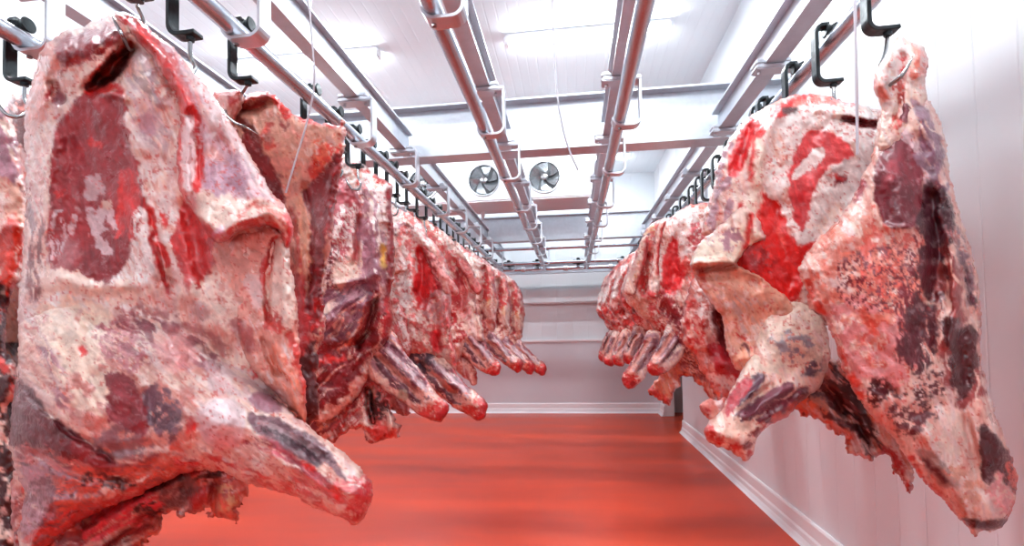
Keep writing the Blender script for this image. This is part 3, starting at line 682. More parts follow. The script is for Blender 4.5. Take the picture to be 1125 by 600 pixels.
leg = [
 patch((150, 70, 74), [(16, 470), (80, 500), (160, 500), (220, 500), (200, 540), (100, 570), (30, 600)], m=.7, ms=14, w=8, s=6, ang=10),
 patch((200, 120, 110), [(100, 380), (200, 420), (220, 470), (150, 500), (80, 480)], m=.6, ms=16, w=9, s=6, o=.8),
 patch(WHITE, [(30, 350), (70, 330), (130, 340), (200, 370), (240, 410)], line=7, m=.5, ms=5, ang=25, w=5, s=4),
 patch(CREAM, [(44, 340), (90, 330), (118, 344), (112, 380), (120, 420), (124, 452), (92, 450), (66, 420), (52, 390)], m=.85, ms=16),
 patch(VIO, [(48, 380), (60, 400), (70, 440)], line=6, s=6, m=.5, ms=6, ang=60),
 patch((190, 120, 124), [(112, 353), (145, 346), (165, 367), (156, 404), (132, 402), (112, 378)], m=.58, ms=6, w=7),
 patch((150, 62, 70), [(116, 358), (144, 352), (158, 372), (150, 398), (126, 388)], m=.45, ms=6, w=7, ang=30),
 patch(DARK, [(21, 418), (34, 430), (46, 448), (75, 472), (112, 498), (130, 512), (112, 521), (84, 509), (70, 509), (47, 493), (23, 488), (8, 484), (10, 446)], w=4, s=2, ang=35),
 patch(MUS, [(80, 484), (112, 498), (130, 512), (112, 519), (90, 508)], o=.6, s=4),
 patch((150, 84, 92), [(150, 350), (200, 362), (240, 392), (236, 412), (210, 404), (170, 380)], m=.55, ms=9, ang=30, w=7, s=3),
 patch((104, 54, 66), [(24, 500), (60, 512), (96, 520), (90, 545), (50, 548), (26, 530)], m=.75, ms=9, w=6, s=3, ang=20),
 patch((142, 46, 54), [(117, 407), (128, 410), (142, 414), (156, 437), (165, 472), (145, 472), (121, 462), (117, 440), (124, 430)], w=5, s=1.6, ang=50),
 patch(GREY, [(163, 432), (180, 426), (200, 455), (195, 482), (173, 478), (162, 456)], m=.75, ms=7, w=6),
 patch((92, 56, 70), [(172, 448), (190, 452), (198, 476), (180, 478)], m=.6, ms=6, w=5),
 patch(GREY, [(107, 477), (130, 470), (163, 482), (159, 500), (128, 500), (110, 494)], m=.8, ms=9, w=4, o=.8),
 patch((190, 96, 92), [(30, 486), (70, 505), (100, 515), (110, 535), (60, 528), (34, 514)], m=.6, ms=6, ang=25),
 patch(VIO, [(26, 512), (70, 520), (84, 552), (60, 590), (24, 590), (22, 540)], m=.75, ms=9, w=6),
 patch((120, 62, 72), [(30, 530), (66, 526), (80, 560), (50, 584), (26, 570)], m=.6, ms=10, w=6),
 patch((208, 92, 76), [(70, 520), (120, 518), (170, 508), (200, 500), (196, 520), (140, 534), (90, 552), (60, 560)], m=.7, ms=5, ang=-12, w=5),
 patch(BROWN, [(98, 526), (120, 536), (150, 532)], line=3, w=6, m=.6, ms=5), patch(BROWN, [(112, 520), (136, 528)], line=1.5, w=5),
 patch((200, 56, 50), [(24, 600), (60, 566), (120, 548), (170, 530), (210, 520), (216, 540), (170, 560), (90, 590), (50, 620)], m=.75, ms=5, ang=-20, w=6),
 patch(PINK, [(176, 372), (196, 366), (214, 382), (212, 402), (190, 404), (176, 392)], s=9, o=.8),
 patch((150, 56, 58), [(150, 343), (180, 346), (206, 356), (232, 372), (248, 388)], line=4, w=5, s=4, m=.8, ms=9, o=.8),
 patch((204, 60, 60), [(278, 408), (286, 414)], line=3.5, s=3), patch(RED, [(212, 464), (210, 474)], line=2.5, w=3),
 patch(RED, [(90, 384), (92, 388)], line=2.4, w=4), patch((214, 110, 96), [(180, 500), (200, 488), (214, 480)], line=5, m=.6, ms=4, s=3),
 patch(SILV, [(226, 400), (262, 404), (300, 436), (330, 466), (300, 452), (262, 436), (232, 424)], m=.7, ms=8, ang=38, o=.7),
 patch((236, 214, 214), [(218, 462), (226, 444), (246, 438), (266, 448), (268, 470), (256, 488), (236, 490), (222, 478)], w=3, s=4),
 patch((226, 170, 176), [(226, 470), (240, 486), (258, 486)], line=5, s=6, o=.7),
 patch((124, 84, 92), [(275, 457), (295, 459), (321, 470), (347, 484), (366, 502), (380, 527), (361, 508), (347, 510), (325, 499), (299, 485), (282, 474)], w=2.5, s=1.8, ang=33),
 patch((78, 50, 58), [(290, 472), (316, 484), (346, 504)], line=4, s=3, w=3, m=.7, ms=4, ang=33), patch(SILV, [(284, 464), (320, 478), (350, 498)], line=1, s=1, w=2, o=.6),
 patch((160, 112, 124), [(275, 437), (288, 431), (305, 445), (304, 454), (279, 447)], w=3, s=2),
 patch((182, 70, 82), [(272, 484), (300, 492), (330, 512), (357, 532)], line=4.5, s=3, w=3, ang=30, m=.8), patch((160, 50, 60), [(322, 506), (340, 518), (356, 530)], line=2.5, s=2),
 patch((202, 64, 66), [(200, 508), (244, 512), (290, 528), (330, 546), (376, 570)], line=5, s=5, w=5, m=.6, ms=6, ang=25),
 patch((214, 104, 104), [(320, 520), (350, 528), (376, 530), (396, 524), (404, 560), (380, 572), (350, 556)], m=.65, ms=6, w=4, ang=20),
 patch((208, 44, 52), [(396, 524), (408, 530), (410, 552), (394, 578), (380, 568), (390, 550)], m=.8, ms=5, w=4, s=2),
 patch(RED, [(334, 508), (340, 512)], line=1.6), patch(RED, [(366, 536), (372, 550)], line=1.5, w=4),
]
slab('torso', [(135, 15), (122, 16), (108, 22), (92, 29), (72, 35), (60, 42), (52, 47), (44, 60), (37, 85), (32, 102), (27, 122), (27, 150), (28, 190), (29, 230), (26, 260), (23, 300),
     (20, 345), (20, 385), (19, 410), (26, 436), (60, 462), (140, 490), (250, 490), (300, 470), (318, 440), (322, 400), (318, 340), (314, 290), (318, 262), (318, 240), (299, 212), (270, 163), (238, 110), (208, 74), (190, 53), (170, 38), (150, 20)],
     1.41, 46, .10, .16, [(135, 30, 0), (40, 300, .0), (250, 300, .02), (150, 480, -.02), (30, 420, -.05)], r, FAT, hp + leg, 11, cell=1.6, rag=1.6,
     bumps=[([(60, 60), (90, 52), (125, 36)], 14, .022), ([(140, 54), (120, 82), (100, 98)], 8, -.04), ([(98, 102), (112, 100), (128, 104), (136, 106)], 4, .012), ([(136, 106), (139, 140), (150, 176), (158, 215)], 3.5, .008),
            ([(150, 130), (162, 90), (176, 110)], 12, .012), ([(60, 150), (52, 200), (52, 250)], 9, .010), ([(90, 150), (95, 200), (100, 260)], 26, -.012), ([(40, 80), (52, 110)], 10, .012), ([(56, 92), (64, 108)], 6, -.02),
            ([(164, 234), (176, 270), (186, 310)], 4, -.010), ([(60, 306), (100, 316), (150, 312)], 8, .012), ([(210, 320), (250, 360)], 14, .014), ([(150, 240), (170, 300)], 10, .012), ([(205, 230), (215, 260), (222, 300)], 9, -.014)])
leg_poly = [(26, 345), (60, 322), (105, 326), (160, 340), (200, 354), (238, 374), (268, 402), (300, 435), (332, 462), (360, 485), (384, 502), (401, 521), (409, 532), (407, 552), (391, 577), (372, 568), (350, 560), (320, 545), (296, 538), (270, 531),
     (235, 516), (205, 520), (175, 532), (150, 545), (100, 566), (60, 596), (28, 620), (20, 590), (26, 545), (18, 520), (10, 490), (10, 475), (14, 445), (20, 405), (20, 370)]
slab('foreleg', leg_poly, 1.41, 56, .15, .15, [(40, 330, -.03), (120, 325, -.04), (200, 345, -.02), (260, 392, .02), (20, 420, .05), (14, 480, .06), (140, 430, .07), (60, 480, .07), (240, 460, .10), (330, 500, .17), (395, 545, .25), (40, 560, .05), (150, 540, .04)], r, FAT, hp + leg, 11, cell=1.6, rag=1.5, streak=38,
     bumps=[([(243, 464)], 22, .035), ([(256, 420), (320, 462), (380, 510)], 9, .012), ([(280, 466), (320, 484), (360, 508)], 7, -.008), ([(276, 484), (330, 512), (370, 545)], 5, -.008), ([(300, 500), (350, 530), (390, 545)], 6, .010),
            ([(150, 342), (200, 354), (246, 386)], 5, -.015), ([(190, 386)], 22, .02), ([(24, 425), (60, 462), (124, 505)], 4, -.010), ([(54, 350), (64, 410), (100, 460)], 12, .012), ([(80, 340), (84, 400), (110, 450)], 10, .008),
            ([(160, 400), (166, 440), (165, 470)], 6, -.010), ([(110, 500), (170, 490), (210, 500)], 6, -.008), ([(220, 470), (228, 490), (250, 500)], 6, -.012), ([(40, 500), (90, 520), (140, 530)], 7, -.012), ([(60, 550), (120, 545), (180, 520)], 7, .012)])
flap = [
 patch((214, 172, 178), [(150, 26), (200, 64), (270, 165), (300, 214), (296, 228), (250, 226), (226, 216), (222, 170), (206, 116)], m=.92, ms=10, ang=60, w=4),
 patch((206, 110, 112), [(160, 36), (186, 60), (212, 110), (206, 118), (190, 84)], m=.7, ms=8, ang=55, w=5),
 patch((182, 140, 158), [(222, 188), (240, 170), (262, 176), (272, 200), (256, 214), (228, 212)], s=8, o=.8, w=6),
 patch((236, 206, 200), [(214, 84), (236, 120), (268, 168), (296, 214)], line=5, s=5, o=.7, ang=58),
 patch(WHITE, [(232, 130), (236, 150)], line=4, s=5, o=.6), patch((224, 140, 120), [(232, 168), (240, 176)], line=5, s=5, o=.6),
 patch(RED, [(128, 20), (142, 22), (158, 36), (170, 52), (184, 76), (196, 102), (205, 118)], line=5, w=4, s=2), patch(BLOOD, [(150, 24), (172, 46), (190, 76)], line=2, s=2),
 patch((240, 206, 204), [(198, 130), (208, 130), (212, 160), (212, 190), (206, 214), (200, 180)], w=3, s=2),
 patch((206, 40, 40), [(204, 117), (213, 124), (218, 146), (219, 176), (217, 208)], line=2.6, w=3, s=1.5, m=.9), patch((206, 50, 48), [(198, 130), (196, 170), (198, 208), (208, 226), (224, 240)], line=2, w=3, s=1.5),
 patch(FAT, [(220, 214), (250, 216), (296, 222), (318, 238), (316, 262), (294, 244), (262, 246), (244, 262), (226, 252), (216, 230)], w=4, s=3),
 patch((204, 56, 50), [(222, 248), (240, 264), (262, 248), (292, 243), (312, 260)], line=3, w=4, s=2, m=.8), patch((216, 110, 96), [(262, 236), (284, 226), (310, 236)], line=3, w=5, s=3, m=.7),
 patch((210, 150, 170), [(238, 256), (246, 254)], line=4, s=3, o=.8), patch(RED, [(314, 236), (320, 250), (317, 270)], line=2.5, w=4),
]
slab('flank_flap', [(126, 15), (140, 15), (152, 20), (170, 38), (190, 53), (208, 74), (238, 110), (270, 163), (299, 212), (314, 228), (322, 244), (319, 266), (314, 272), (308, 258), (296, 249), (282, 250), (264, 254), (250, 264), (242, 267), (230, 260), (220, 244), (208, 228),
     (199, 214), (195, 190), (196, 150), (198, 130), (192, 104), (180, 82), (166, 62), (152, 46), (140, 34)], 1.41, 16, .045, .05, [(140, 20, .06), (200, 100, .11), (240, 200, .14), (250, 250, .17), (315, 250, .12), (200, 200, .12), (270, 160, .07)], r, PINK, flap, 37, cell=1.6, rag=1.4,
     bumps=[([(222, 238), (242, 256), (266, 242), (296, 236), (316, 246)], 6, .016), ([(205, 122), (207, 160), (206, 210)], 4, .012), ([(218, 130), (222, 200)], 4, -.008), ([(150, 30), (180, 66), (205, 116)], 5, .012), ([(245, 160), (260, 210)], 12, -.012)])
strip = [
 patch(PINKFAT, [(240, 256), (316, 264), (334, 440), (330, 470), (290, 430), (256, 370)], m=.7, ms=9),
 patch(FAT, [(306, 268), (316, 270), (324, 320), (322, 360), (306, 362), (296, 330), (298, 290)], w=4, s=2),
 patch((196, 50, 44), [(304, 262), (292, 290), (290, 330), (294, 358)], line=1.8, w=4, s=1.2), patch((202, 70, 62), [(292, 346), (300, 338), (306, 350), (314, 360), (300, 368)], w=4, m=.7, ms=4),
 patch((226, 186, 180), [(268, 306), (284, 302), (290, 330), (280, 334)], w=4), patch((196, 56, 46), [(320, 366), (330, 400), (334, 440), (334, 464)], line=3.5, w=4, s=2),
 patch((220, 120, 96), [(300, 380), (322, 410), (332, 460), (316, 440), (300, 410)], m=.7, ms=6, ang=70), patch(MUS, [(256, 352), (268, 356), (280, 384), (266, 380)], w=4, o=.8),
]
slab('flank_strip', [(250, 262), (290, 248), (314, 258), (319, 290), (325, 322), (328, 365), (331, 400), (336, 432), (335, 464), (322, 452), (300, 430), (272, 398), (258, 360), (250, 310)], 1.41, 13, .04, .06, [(260, 300, .08), (300, 350, .10), (330, 430, .12)], r, PINKFAT, strip, 41, cell=1.6, rag=1.6,
     bumps=[([(304, 262), (293, 300), (294, 350)], 3.5, -.016), ([(310, 280), (314, 330), (312, 360)], 6, .012), ([(296, 360), (312, 400), (328, 450)], 6, .012), ([(290, 372), (306, 410)], 4, -.012)])
und = [
 patch((150, 34, 30), [(0, 560), (80, 530), (180, 510), (280, 520), (280, 580), (120, 660), (0, 660)], m=.6, ms=9, ang=-28, w=6),
 patch(DEEP, [(150, 536), (190, 522), (236, 520), (236, 536), (190, 556), (176, 566), (150, 560)], m=.8, ms=9, ang=-30),
 patch((112, 72, 70), [(176, 560), (180, 540), (206, 524), (216, 534), (204, 552), (194, 562)], o=.8, s=3), patch(BLOOD, [(210, 546), (232, 540), (226, 562), (212, 564)], o=.9),
 patch((198, 84, 66), [(236, 530), (262, 524), (272, 532), (266, 552), (258, 572), (232, 568), (232, 550)], m=.7, ms=7, w=4), patch((206, 150, 110), [(240, 536), (256, 534), (258, 556), (244, 560)], m=.55, ms=6),
 patch((214, 60, 70), [(110, 560), (160, 545), (180, 556), (140, 580), (90, 596)], m=.7, ms=6, ang=-25),
 patch((190, 80, 60), [(150, 592), (176, 566), (172, 584), (150, 606)], m=.6),
]
slab('inner_flank', [(14, 520), (60, 500), (140, 500), (220, 496), (268, 522), (273, 532), (270, 546), (265, 556), (260, 573), (248, 569), (231, 568), (229, 560), (222, 563), (213, 567), (206, 562), (199, 568), (192, 562), (184, 566), (178, 565),
     (177, 572), (173, 584), (164, 592), (156, 606), (140, 622), (120, 640), (80, 650), (30, 650), (16, 600)], 1.41, 16, .05, .06, [(140, 560, -.06), (250, 540, -.02), (40, 600, .02)], r, (190, 70, 58), und, 53, cell=1.8, rag=3.2,
     bumps=[([(100, 580), (160, 550), (220, 520)], 8, .02), ([(120, 600), (180, 562)], 6, -.02), ([(236, 530), (234, 566)], 4, -.02), ([(206, 526), (200, 560)], 5, -.015)])

# ------------------------------------------------------------------ second left carcass: ribs seen from the inner side
r = root_at(250, 100, 1.99, 'carcass with brown rib lining and ragged dark red edge, behind the largest one', GL)
p2 = [
 patch(TAN, [(250, 105), (372, 130), (362, 190), (330, 230), (312, 250), (290, 200)], m=.85, ms=14), patch(PINKFAT, [(300, 150), (340, 150), (330, 210), (306, 214)], m=.6, ms=12),
 patch((128, 32, 36), [(266, 150), (280, 146), (290, 166), (304, 194), (312, 224), (300, 226), (286, 200), (272, 176)], w=4, s=2, ang=60),
 patch((206, 48, 40), [(256, 116), (276, 104), (294, 102), (306, 110), (322, 126), (346, 132), (374, 138)], line=3, w=4, s=1.5), patch((150, 44, 38), [(268, 118), (286, 112), (296, 106)], line=4, w=5, s=3),
 patch((110, 40, 34), [(262, 130), (276, 146), (288, 154)], line=4, w=4, s=2), patch((200, 70, 56), [(296, 140), (290, 150), (296, 160)], line=2.5, w=5),
 patch((214, 56, 40), [(340, 176), (366, 156), (376, 150), (370, 176), (362, 196), (344, 200), (336, 190)], m=.8, ms=6, w=6), patch(ORAN, [(346, 160), (360, 166), (344, 190)], m=.6, ms=5),
 patch((124, 22, 30), [(374, 168), (370, 192), (368, 214), (362, 250), (355, 290), (352, 330), (350, 366), (338, 352), (336, 316), (340, 276), (344, 232), (334, 210), (352, 192)], w=4, s=2, ang=82),
 patch((160, 30, 34), [(372, 176), (368, 214), (360, 254)], line=2.2, w=4, m=.8), patch(BLOOD, [(352, 330), (352, 366), (344, 410)], line=6, m=.8),
 patch((116, 48, 42), [(310, 240), (326, 232), (330, 270), (318, 330), (322, 380), (312, 360), (304, 300)], m=.8, ms=8, ang=82, w=5),
 patch((214, 150, 122), [(328, 220), (340, 236), (338, 280), (330, 330), (326, 300), (326, 250)], m=.8, ms=7, ang=82, w=5), patch((180, 66, 54), [(322, 232), (328, 300), (326, 360)], line=1.6, w=4), patch(PINKFAT, [(316, 252), (318, 300)], line=1.8, w=4),
 patch((170, 34, 38), [(322, 290), (336, 340), (344, 400), (336, 440), (326, 380)], w=5, ang=80), patch((80, 18, 22), [(340, 380), (352, 400), (350, 450), (338, 470), (330, 430)], w=6),
 patch((150, 60, 54), [(312, 132), (314, 136)], line=3), patch((150, 90, 80), [(292, 148), (294, 156)], line=2, w=3),
]
slab('rib_side', [(236, 103), (246, 100), (258, 103), (266, 110), (276, 103), (294, 101), (306, 110), (322, 125), (346, 132), (372, 139), (376, 131), (380, 150), (376, 172), (373, 196), (368, 230), (364, 262), (358, 300), (356, 330), (357, 364), (350, 384), (348, 420), (352, 450), (340, 470),
     (322, 462), (300, 420), (270, 330), (244, 230), (232, 150)], 1.99, 14, .05, .07, [(250, 120, .05), (370, 140, .12), (310, 250, -.06), (360, 260, .08), (340, 420, .05), (250, 300, 0)], r, TAN, p2, 71, cell=1.4, rag=1.8,
     bumps=[([(256, 112), (276, 106), (296, 104), (306, 112)], 5, .02), ([(266, 120), (284, 118), (298, 112)], 5, -.02), ([(310, 240), (316, 300), (320, 370)], 7, -.03), ([(340, 230), (338, 300)], 5, .012), ([(328, 240), (326, 300)], 3, .01), ([(346, 136), (372, 144)], 4, .01),
            ([(336, 205), (342, 260), (338, 340)], 4, -.014), ([(366, 190), (358, 260), (354, 330)], 4, .012)], rough=.008)
slab('neck_knob', [(236, 102), (248, 98), (262, 101), (268, 108), (264, 120), (258, 134), (262, 150), (250, 156), (238, 140), (232, 118)], 1.99, 9, .03, .04, [(250, 120, .11)], r, PINKFAT, [patch(BLOOD, [(252, 108), (256, 112)], line=3), patch((206, 60, 50), [(238, 104), (250, 100), (262, 102)], line=2), patch((180, 80, 66), [(256, 120), (258, 150)], line=4, m=.7)], 73, cell=1.4)

# ------------------------------------------------------------------ third left carcass
r = root_at(386, 176, 3.05, 'pale carcass with white top and purple lower flank, third in the left row', GL)
p3 = [
 patch(WHITE, [(376, 172), (430, 200), (432, 260), (424, 330), (400, 310), (392, 240)], m=.75, ms=10), patch(VIO, [(398, 210), (410, 240), (420, 300)], line=9, m=.6, ms=7, ang=75, s=4),
 patch((184, 84, 92), [(360, 216), (366, 194), (380, 198), (390, 214), (397, 236), (388, 262), (372, 286), (358, 284)], w=3, s=2, ang=75),
 patch(WHITE, [(376, 232), (392, 226), (396, 250), (386, 284), (364, 304), (360, 270)], m=.6, ms=3.5, w=4, ang=70), patch((120, 34, 46), [(360, 270), (372, 280), (376, 312), (358, 320)], m=.6, ms=5),
 patch(FAT, [(372, 290), (392, 286), (398, 306), (370, 316)], w=4, s=3), patch((196, 90, 90), [(396, 236), (392, 262), (390, 284)], line=1.5, w=2),
 patch((170, 110, 124), [(398, 244), (412, 250), (420, 290), (418, 320), (400, 310), (394, 280)], m=.75, ms=8, ang=80, w=4),
 patch((122, 66, 84), [(352, 330), (376, 316), (404, 306), (408, 330), (404, 356), (386, 372), (366, 384), (346, 390)], m=.95, ms=12, ang=-50, w=4), patch(VIO, [(380, 312), (400, 316), (380, 350), (356, 362)], m=.5, ms=6, ang=-50),
 patch((130, 26, 34), [(340, 380), (380, 372), (404, 352), (420, 330), (426, 360), (400, 400), (370, 440), (340, 440)], m=.97, ms=12, ang=-45, w=5), patch(RED, [(344, 402), (358, 396), (374, 394)], line=2, w=4),
 patch((214, 120, 100), [(402, 340), (392, 366), (374, 384)], line=3, m=.7, ms=4, ang=-55), patch((150, 34, 40), [(412, 320), (404, 352), (390, 384)], line=5, m=.8, ms=5, ang=-60),
 patch((140, 36, 40), [(428, 212), (431, 260), (428, 300), (424, 330)], line=3, w=3), patch(YEL, [(420, 272), (422, 290)], line=2, w=2), patch((236, 120, 110), [(392, 198), (396, 202)], line=1.5), patch((200, 60, 52), [(376, 174), (400, 186), (428, 204)], line=1.6, w=4, m=.6),
 patch((150, 96, 112), [(402, 262), (410, 290), (412, 310)], line=5, s=4, m=.7), patch((180, 30, 34), [(424, 330), (440, 340), (434, 372), (420, 380)], m=.7, w=4),
]
slab('torso', [(378, 171), (386, 175), (396, 178), (410, 190), (428, 201), (432, 206), (430, 220), (432, 250), (434, 285), (432, 310), (428, 332), (432, 348), (428, 372), (410, 396), (404, 420), (380, 450), (350, 466), (330, 440), (300, 380), (290, 300), (310, 220), (350, 180)],
     3.05, 18, .13, .14, [(380, 200, 0), (430, 300, .02), (370, 420, 0)], r, FAT, p3, 83, cell=1.2, rag=1., fine=.6,
     bumps=[([(395, 240), (390, 290)], 3, -.02), ([(410, 210), (412, 300)], 7, .02), ([(424, 250), (424, 320)], 4, -.015), ([(378, 210), (372, 260)], 8, .015), ([(404, 330), (386, 372)], 5, .03), ([(414, 330), (396, 380)], 3, -.03), ([(372, 310), (400, 304)], 5, .02), ([(360, 350), (390, 330)], 10, .02)], rough=.01)
pl = [
 patch((190, 60, 56), [(340, 440), (380, 420), (420, 400), (430, 440), (380, 480)], m=.5, ms=5, ang=-50, w=4), patch((130, 30, 34), [(340, 430), (380, 410), (410, 400), (400, 430), (360, 470), (340, 480)], m=.8, ms=5, ang=-45), patch((214, 120, 90), [(350, 470), (372, 450), (386, 430)], line=2, w=3, m=.7),
 patch(DEEP, [(404, 430), (420, 436), (424, 456), (408, 462)], w=4, m=.8), patch(FAT, [(396, 438), (402, 462), (412, 476), (402, 478)], w=4, m=.7), patch((206, 60, 54), [(404, 470), (436, 476), (420, 484)], w=4), patch(FAT, [(424, 452), (436, 468), (428, 474)], w=3, m=.7), patch((214, 90, 84), [(408, 462), (424, 466), (420, 474)], w=3),
]
slab('inner_flank', [(330, 420), (360, 400), (400, 392), (424, 396), (436, 420), (448, 440), (451, 452), (446, 458), (436, 454), (430, 450), (434, 462), (440, 470), (438, 480), (426, 482), (414, 486), (402, 482), (398, 474), (392, 472), (384, 470), (380, 474), (372, 480), (366, 486), (352, 482), (340, 484), (326, 470)],
     3.05, 8, .05, .06, [(380, 440, -.03), (420, 470, .02)], r, (150, 50, 48), pl, 89, cell=1.2, rag=2, fine=.6, bumps=[([(404, 430), (410, 465)], 4, -.04), ([(350, 460), (390, 420)], 5, .02), ([(426, 440), (430, 470)], 3, .02)])
def shank_patches(a, b, wdt, tipred=True, c1=(120, 56, 70), c2=(96, 36, 50)):
    """Marks of a bared shank whose bone runs from a (knee) to b (cut end), wdt pixels half wide."""
    a = np.array(a, float); b = np.array(b, float); u = b - a; L = np.hypot(*u); u /= L; v = np.array([-u[1], u[0]])
    g = lambda t, s: tuple(a + u * L * t + v * wdt * s)
    ang = math.degrees(math.atan2(u[1], u[0]))
    P = [patch(VIO, [g(-.2, -.9), g(.5, -.8), g(.7, .4), g(-.1, .9)], m=.6, ms=6, ang=ang, w=2, s=2),
         patch(c1, [g(-.1, -.5), g(.3, -.62), g(.66, -.4), g(.82, .0), g(.6, .2), g(.2, .3), g(-.1, .2)], w=1.6, s=1.2, ang=ang, m=.93, ms=5),
         patch(c2, [g(-.1, .3), g(.25, .25), g(.6, .3), g(.75, .5), g(.45, .8), g(.1, .8)], w=1.8, s=1.2, ang=ang, m=.9, ms=4),
         patch(PINKFAT, [g(-.1, .3), g(.3, .28), g(.7, .3)], line=wdt * .07, w=1.2, s=1, o=.8), patch(SILV, [g(.0, -.2), g(.4, -.25), g(.75, -.15)], line=wdt * .05, w=1.2, s=1, o=.7),
         patch(PINKFAT, [g(.6, .1), g(.9, -.3), g(.95, .3), g(.8, .5)], w=2, s=2, m=.7, ms=4),
         patch((210, 66, 62), [g(.82, -.9), g(1.2, -.9), g(1.2, 1.), g(.8, 1.), g(.88, 0)], w=2.5, s=1.5, m=.9, ms=4),
         patch((186, 34, 38), [g(1.02, -.8), g(1.06, .9)], line=wdt * .2, w=2, s=1.2)]
    return P, [([g(.0, -.05), g(.4, -.1), g(.8, .0)], wdt * .35, .012), ([g(.0, .3), g(.6, .3)], wdt * .16, -.012), ([g(.05, -.5), g(.6, -.42)], wdt * .16, -.010)]
def shank(poly, Y0, a, b, wdt, off, root, seed, base=FAT, T=.055, cell=1.2, fine=.6, extra=(), **k):
    P, bz = shank_patches(a, b, wdt, **k)
    return slab('shank', poly, Y0, wdt * .9, T, T, off, root, base, P + list(extra), seed, cell=cell, rag=.7, bumps=bz, fine=fine, rough=.006)
shank([(400, 372), (412, 360), (424, 360), (434, 366), (444, 386), (454, 398), (468, 414), (480, 432), (492, 443), (493, 450), (488, 460), (482, 464), (470, 460), (460, 455), (440, 441), (424, 430), (404, 414), (396, 392)], 3.05, (422, 388), (486, 452), 21,
      [(404, 372, -.02), (424, 362, -.02), (440, 382, .04), (400, 400, .02), (450, 420, .15), (488, 455, .26)], r, 91, extra=[patch((190, 170, 150), [(441, 429), (446, 433), (444, 440), (438, 438)], w=1, s=1.5)])

# ------------------------------------------------------------------ fourth left carcass
r = root_at(441, 228, 3.68, 'carcass with bright red muscle and folded flap, fourth in the left row', GL)
p4 = [
 patch(WHITE, [(430, 226), (456, 240), (470, 262), (458, 290), (444, 340), (430, 330)], m=.7, ms=8), patch((224, 120, 116), [(440, 232), (470, 256), (490, 290)], line=5, m=.6, ms=5, s=3), patch(VIO, [(430, 250), (450, 250), (446, 266)], m=.5, ms=5),
 patch((222, 120, 116), [(440, 250), (500, 330), (490, 390), (440, 380)], m=.5, ms=7, w=6), patch((206, 40, 42), [(457, 272), (466, 276), (474, 292), (480, 312), (474, 330), (464, 340), (456, 328), (454, 318), (460, 298)], w=2.4, s=1.4, ang=75), patch((150, 20, 28), [(470, 280), (478, 300), (484, 320)], line=2.2, w=2),
 patch((206, 150, 150), [(474, 320), (494, 326), (492, 360), (476, 350), (466, 344)], m=.75, ms=6, ang=-50), patch((200, 40, 44), [(474, 368), (484, 362), (482, 384), (476, 382)], w=3), patch(WHITE, [(444, 300), (452, 330), (460, 350), (448, 360), (438, 330)], m=.7, ms=7), patch((190, 60, 60), [(430, 330), (440, 340), (446, 376), (432, 360)], m=.6, w=4), patch((214, 80, 80), [(490, 330), (496, 370), (500, 400)], line=2, w=3, m=.7),
]
slab('torso', [(428, 224), (436, 228), (444, 232), (452, 236), (462, 244), (470, 258), (484, 276), (494, 300), (496, 330), (495, 364), (500, 384), (502, 404), (496, 408), (486, 398), (470, 392), (450, 390), (430, 396), (412, 400), (396, 360), (390, 300), (400, 240)], 3.68, 15, .12, .13, [(440, 240, 0), (490, 330, .03)], r, FAT, p4, 101, cell=1.1, rag=.9, fine=.55,
     bumps=[([(462, 280), (464, 330)], 6, -.02), ([(450, 290), (450, 350)], 6, .02), ([(490, 330), (497, 390)], 4, .03), ([(476, 330), (482, 380)], 4, -.02), ([(448, 246), (470, 270)], 6, .02)], rough=.01)
slab('flank_flap', [(462, 270), (470, 272), (478, 280), (486, 294), (494, 304), (503, 317), (503, 324), (494, 324), (486, 320), (480, 308), (472, 292)], 3.68, 6, .03, .03, [(480, 300, .14)], r, (206, 60, 60), [patch((226, 150, 144), [(476, 284), (488, 300), (502, 318)], line=3, w=3, m=.8), patch((150, 20, 28), [(466, 274), (480, 300)], line=1.6)], 103, cell=1.1, rag=.8, fine=.55)
shank([(446, 366), (456, 369), (466, 373), (478, 378), (488, 386), (495, 398), (502, 410), (512, 421), (522, 430), (535, 443), (535, 452), (533, 459), (524, 462), (512, 455), (498, 447), (484, 436), (472, 426), (458, 412), (448, 400), (440, 384)], 3.68, (466, 394), (528, 452), 20,
      [(448, 366, -.02), (470, 376, .0), (442, 390, .02), (488, 392, .06), (490, 420, .16), (530, 455, .24)], r, 107, extra=[patch((70, 50, 62), [(450, 374), (474, 380), (480, 394), (466, 410), (448, 396)], w=3, m=.8, ms=7), patch(FAT, [(482, 384), (494, 396), (490, 402), (480, 396)], w=2)])

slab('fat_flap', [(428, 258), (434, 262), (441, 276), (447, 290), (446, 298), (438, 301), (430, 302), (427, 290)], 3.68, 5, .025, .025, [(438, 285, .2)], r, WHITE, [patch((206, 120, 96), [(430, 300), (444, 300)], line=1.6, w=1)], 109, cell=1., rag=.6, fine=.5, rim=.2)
slab('flank_strip', [(428, 330), (436, 328), (443, 340), (448, 356), (452, 378), (450, 392), (444, 390), (438, 378), (430, 362)], 3.68, 5, .03, .03, [(440, 360, .2)], r, (206, 80, 80), [patch(WHITE, [(436, 336), (442, 360), (446, 380)], line=1.5, w=2, m=.7)], 110, cell=1., rag=1, fine=.5)

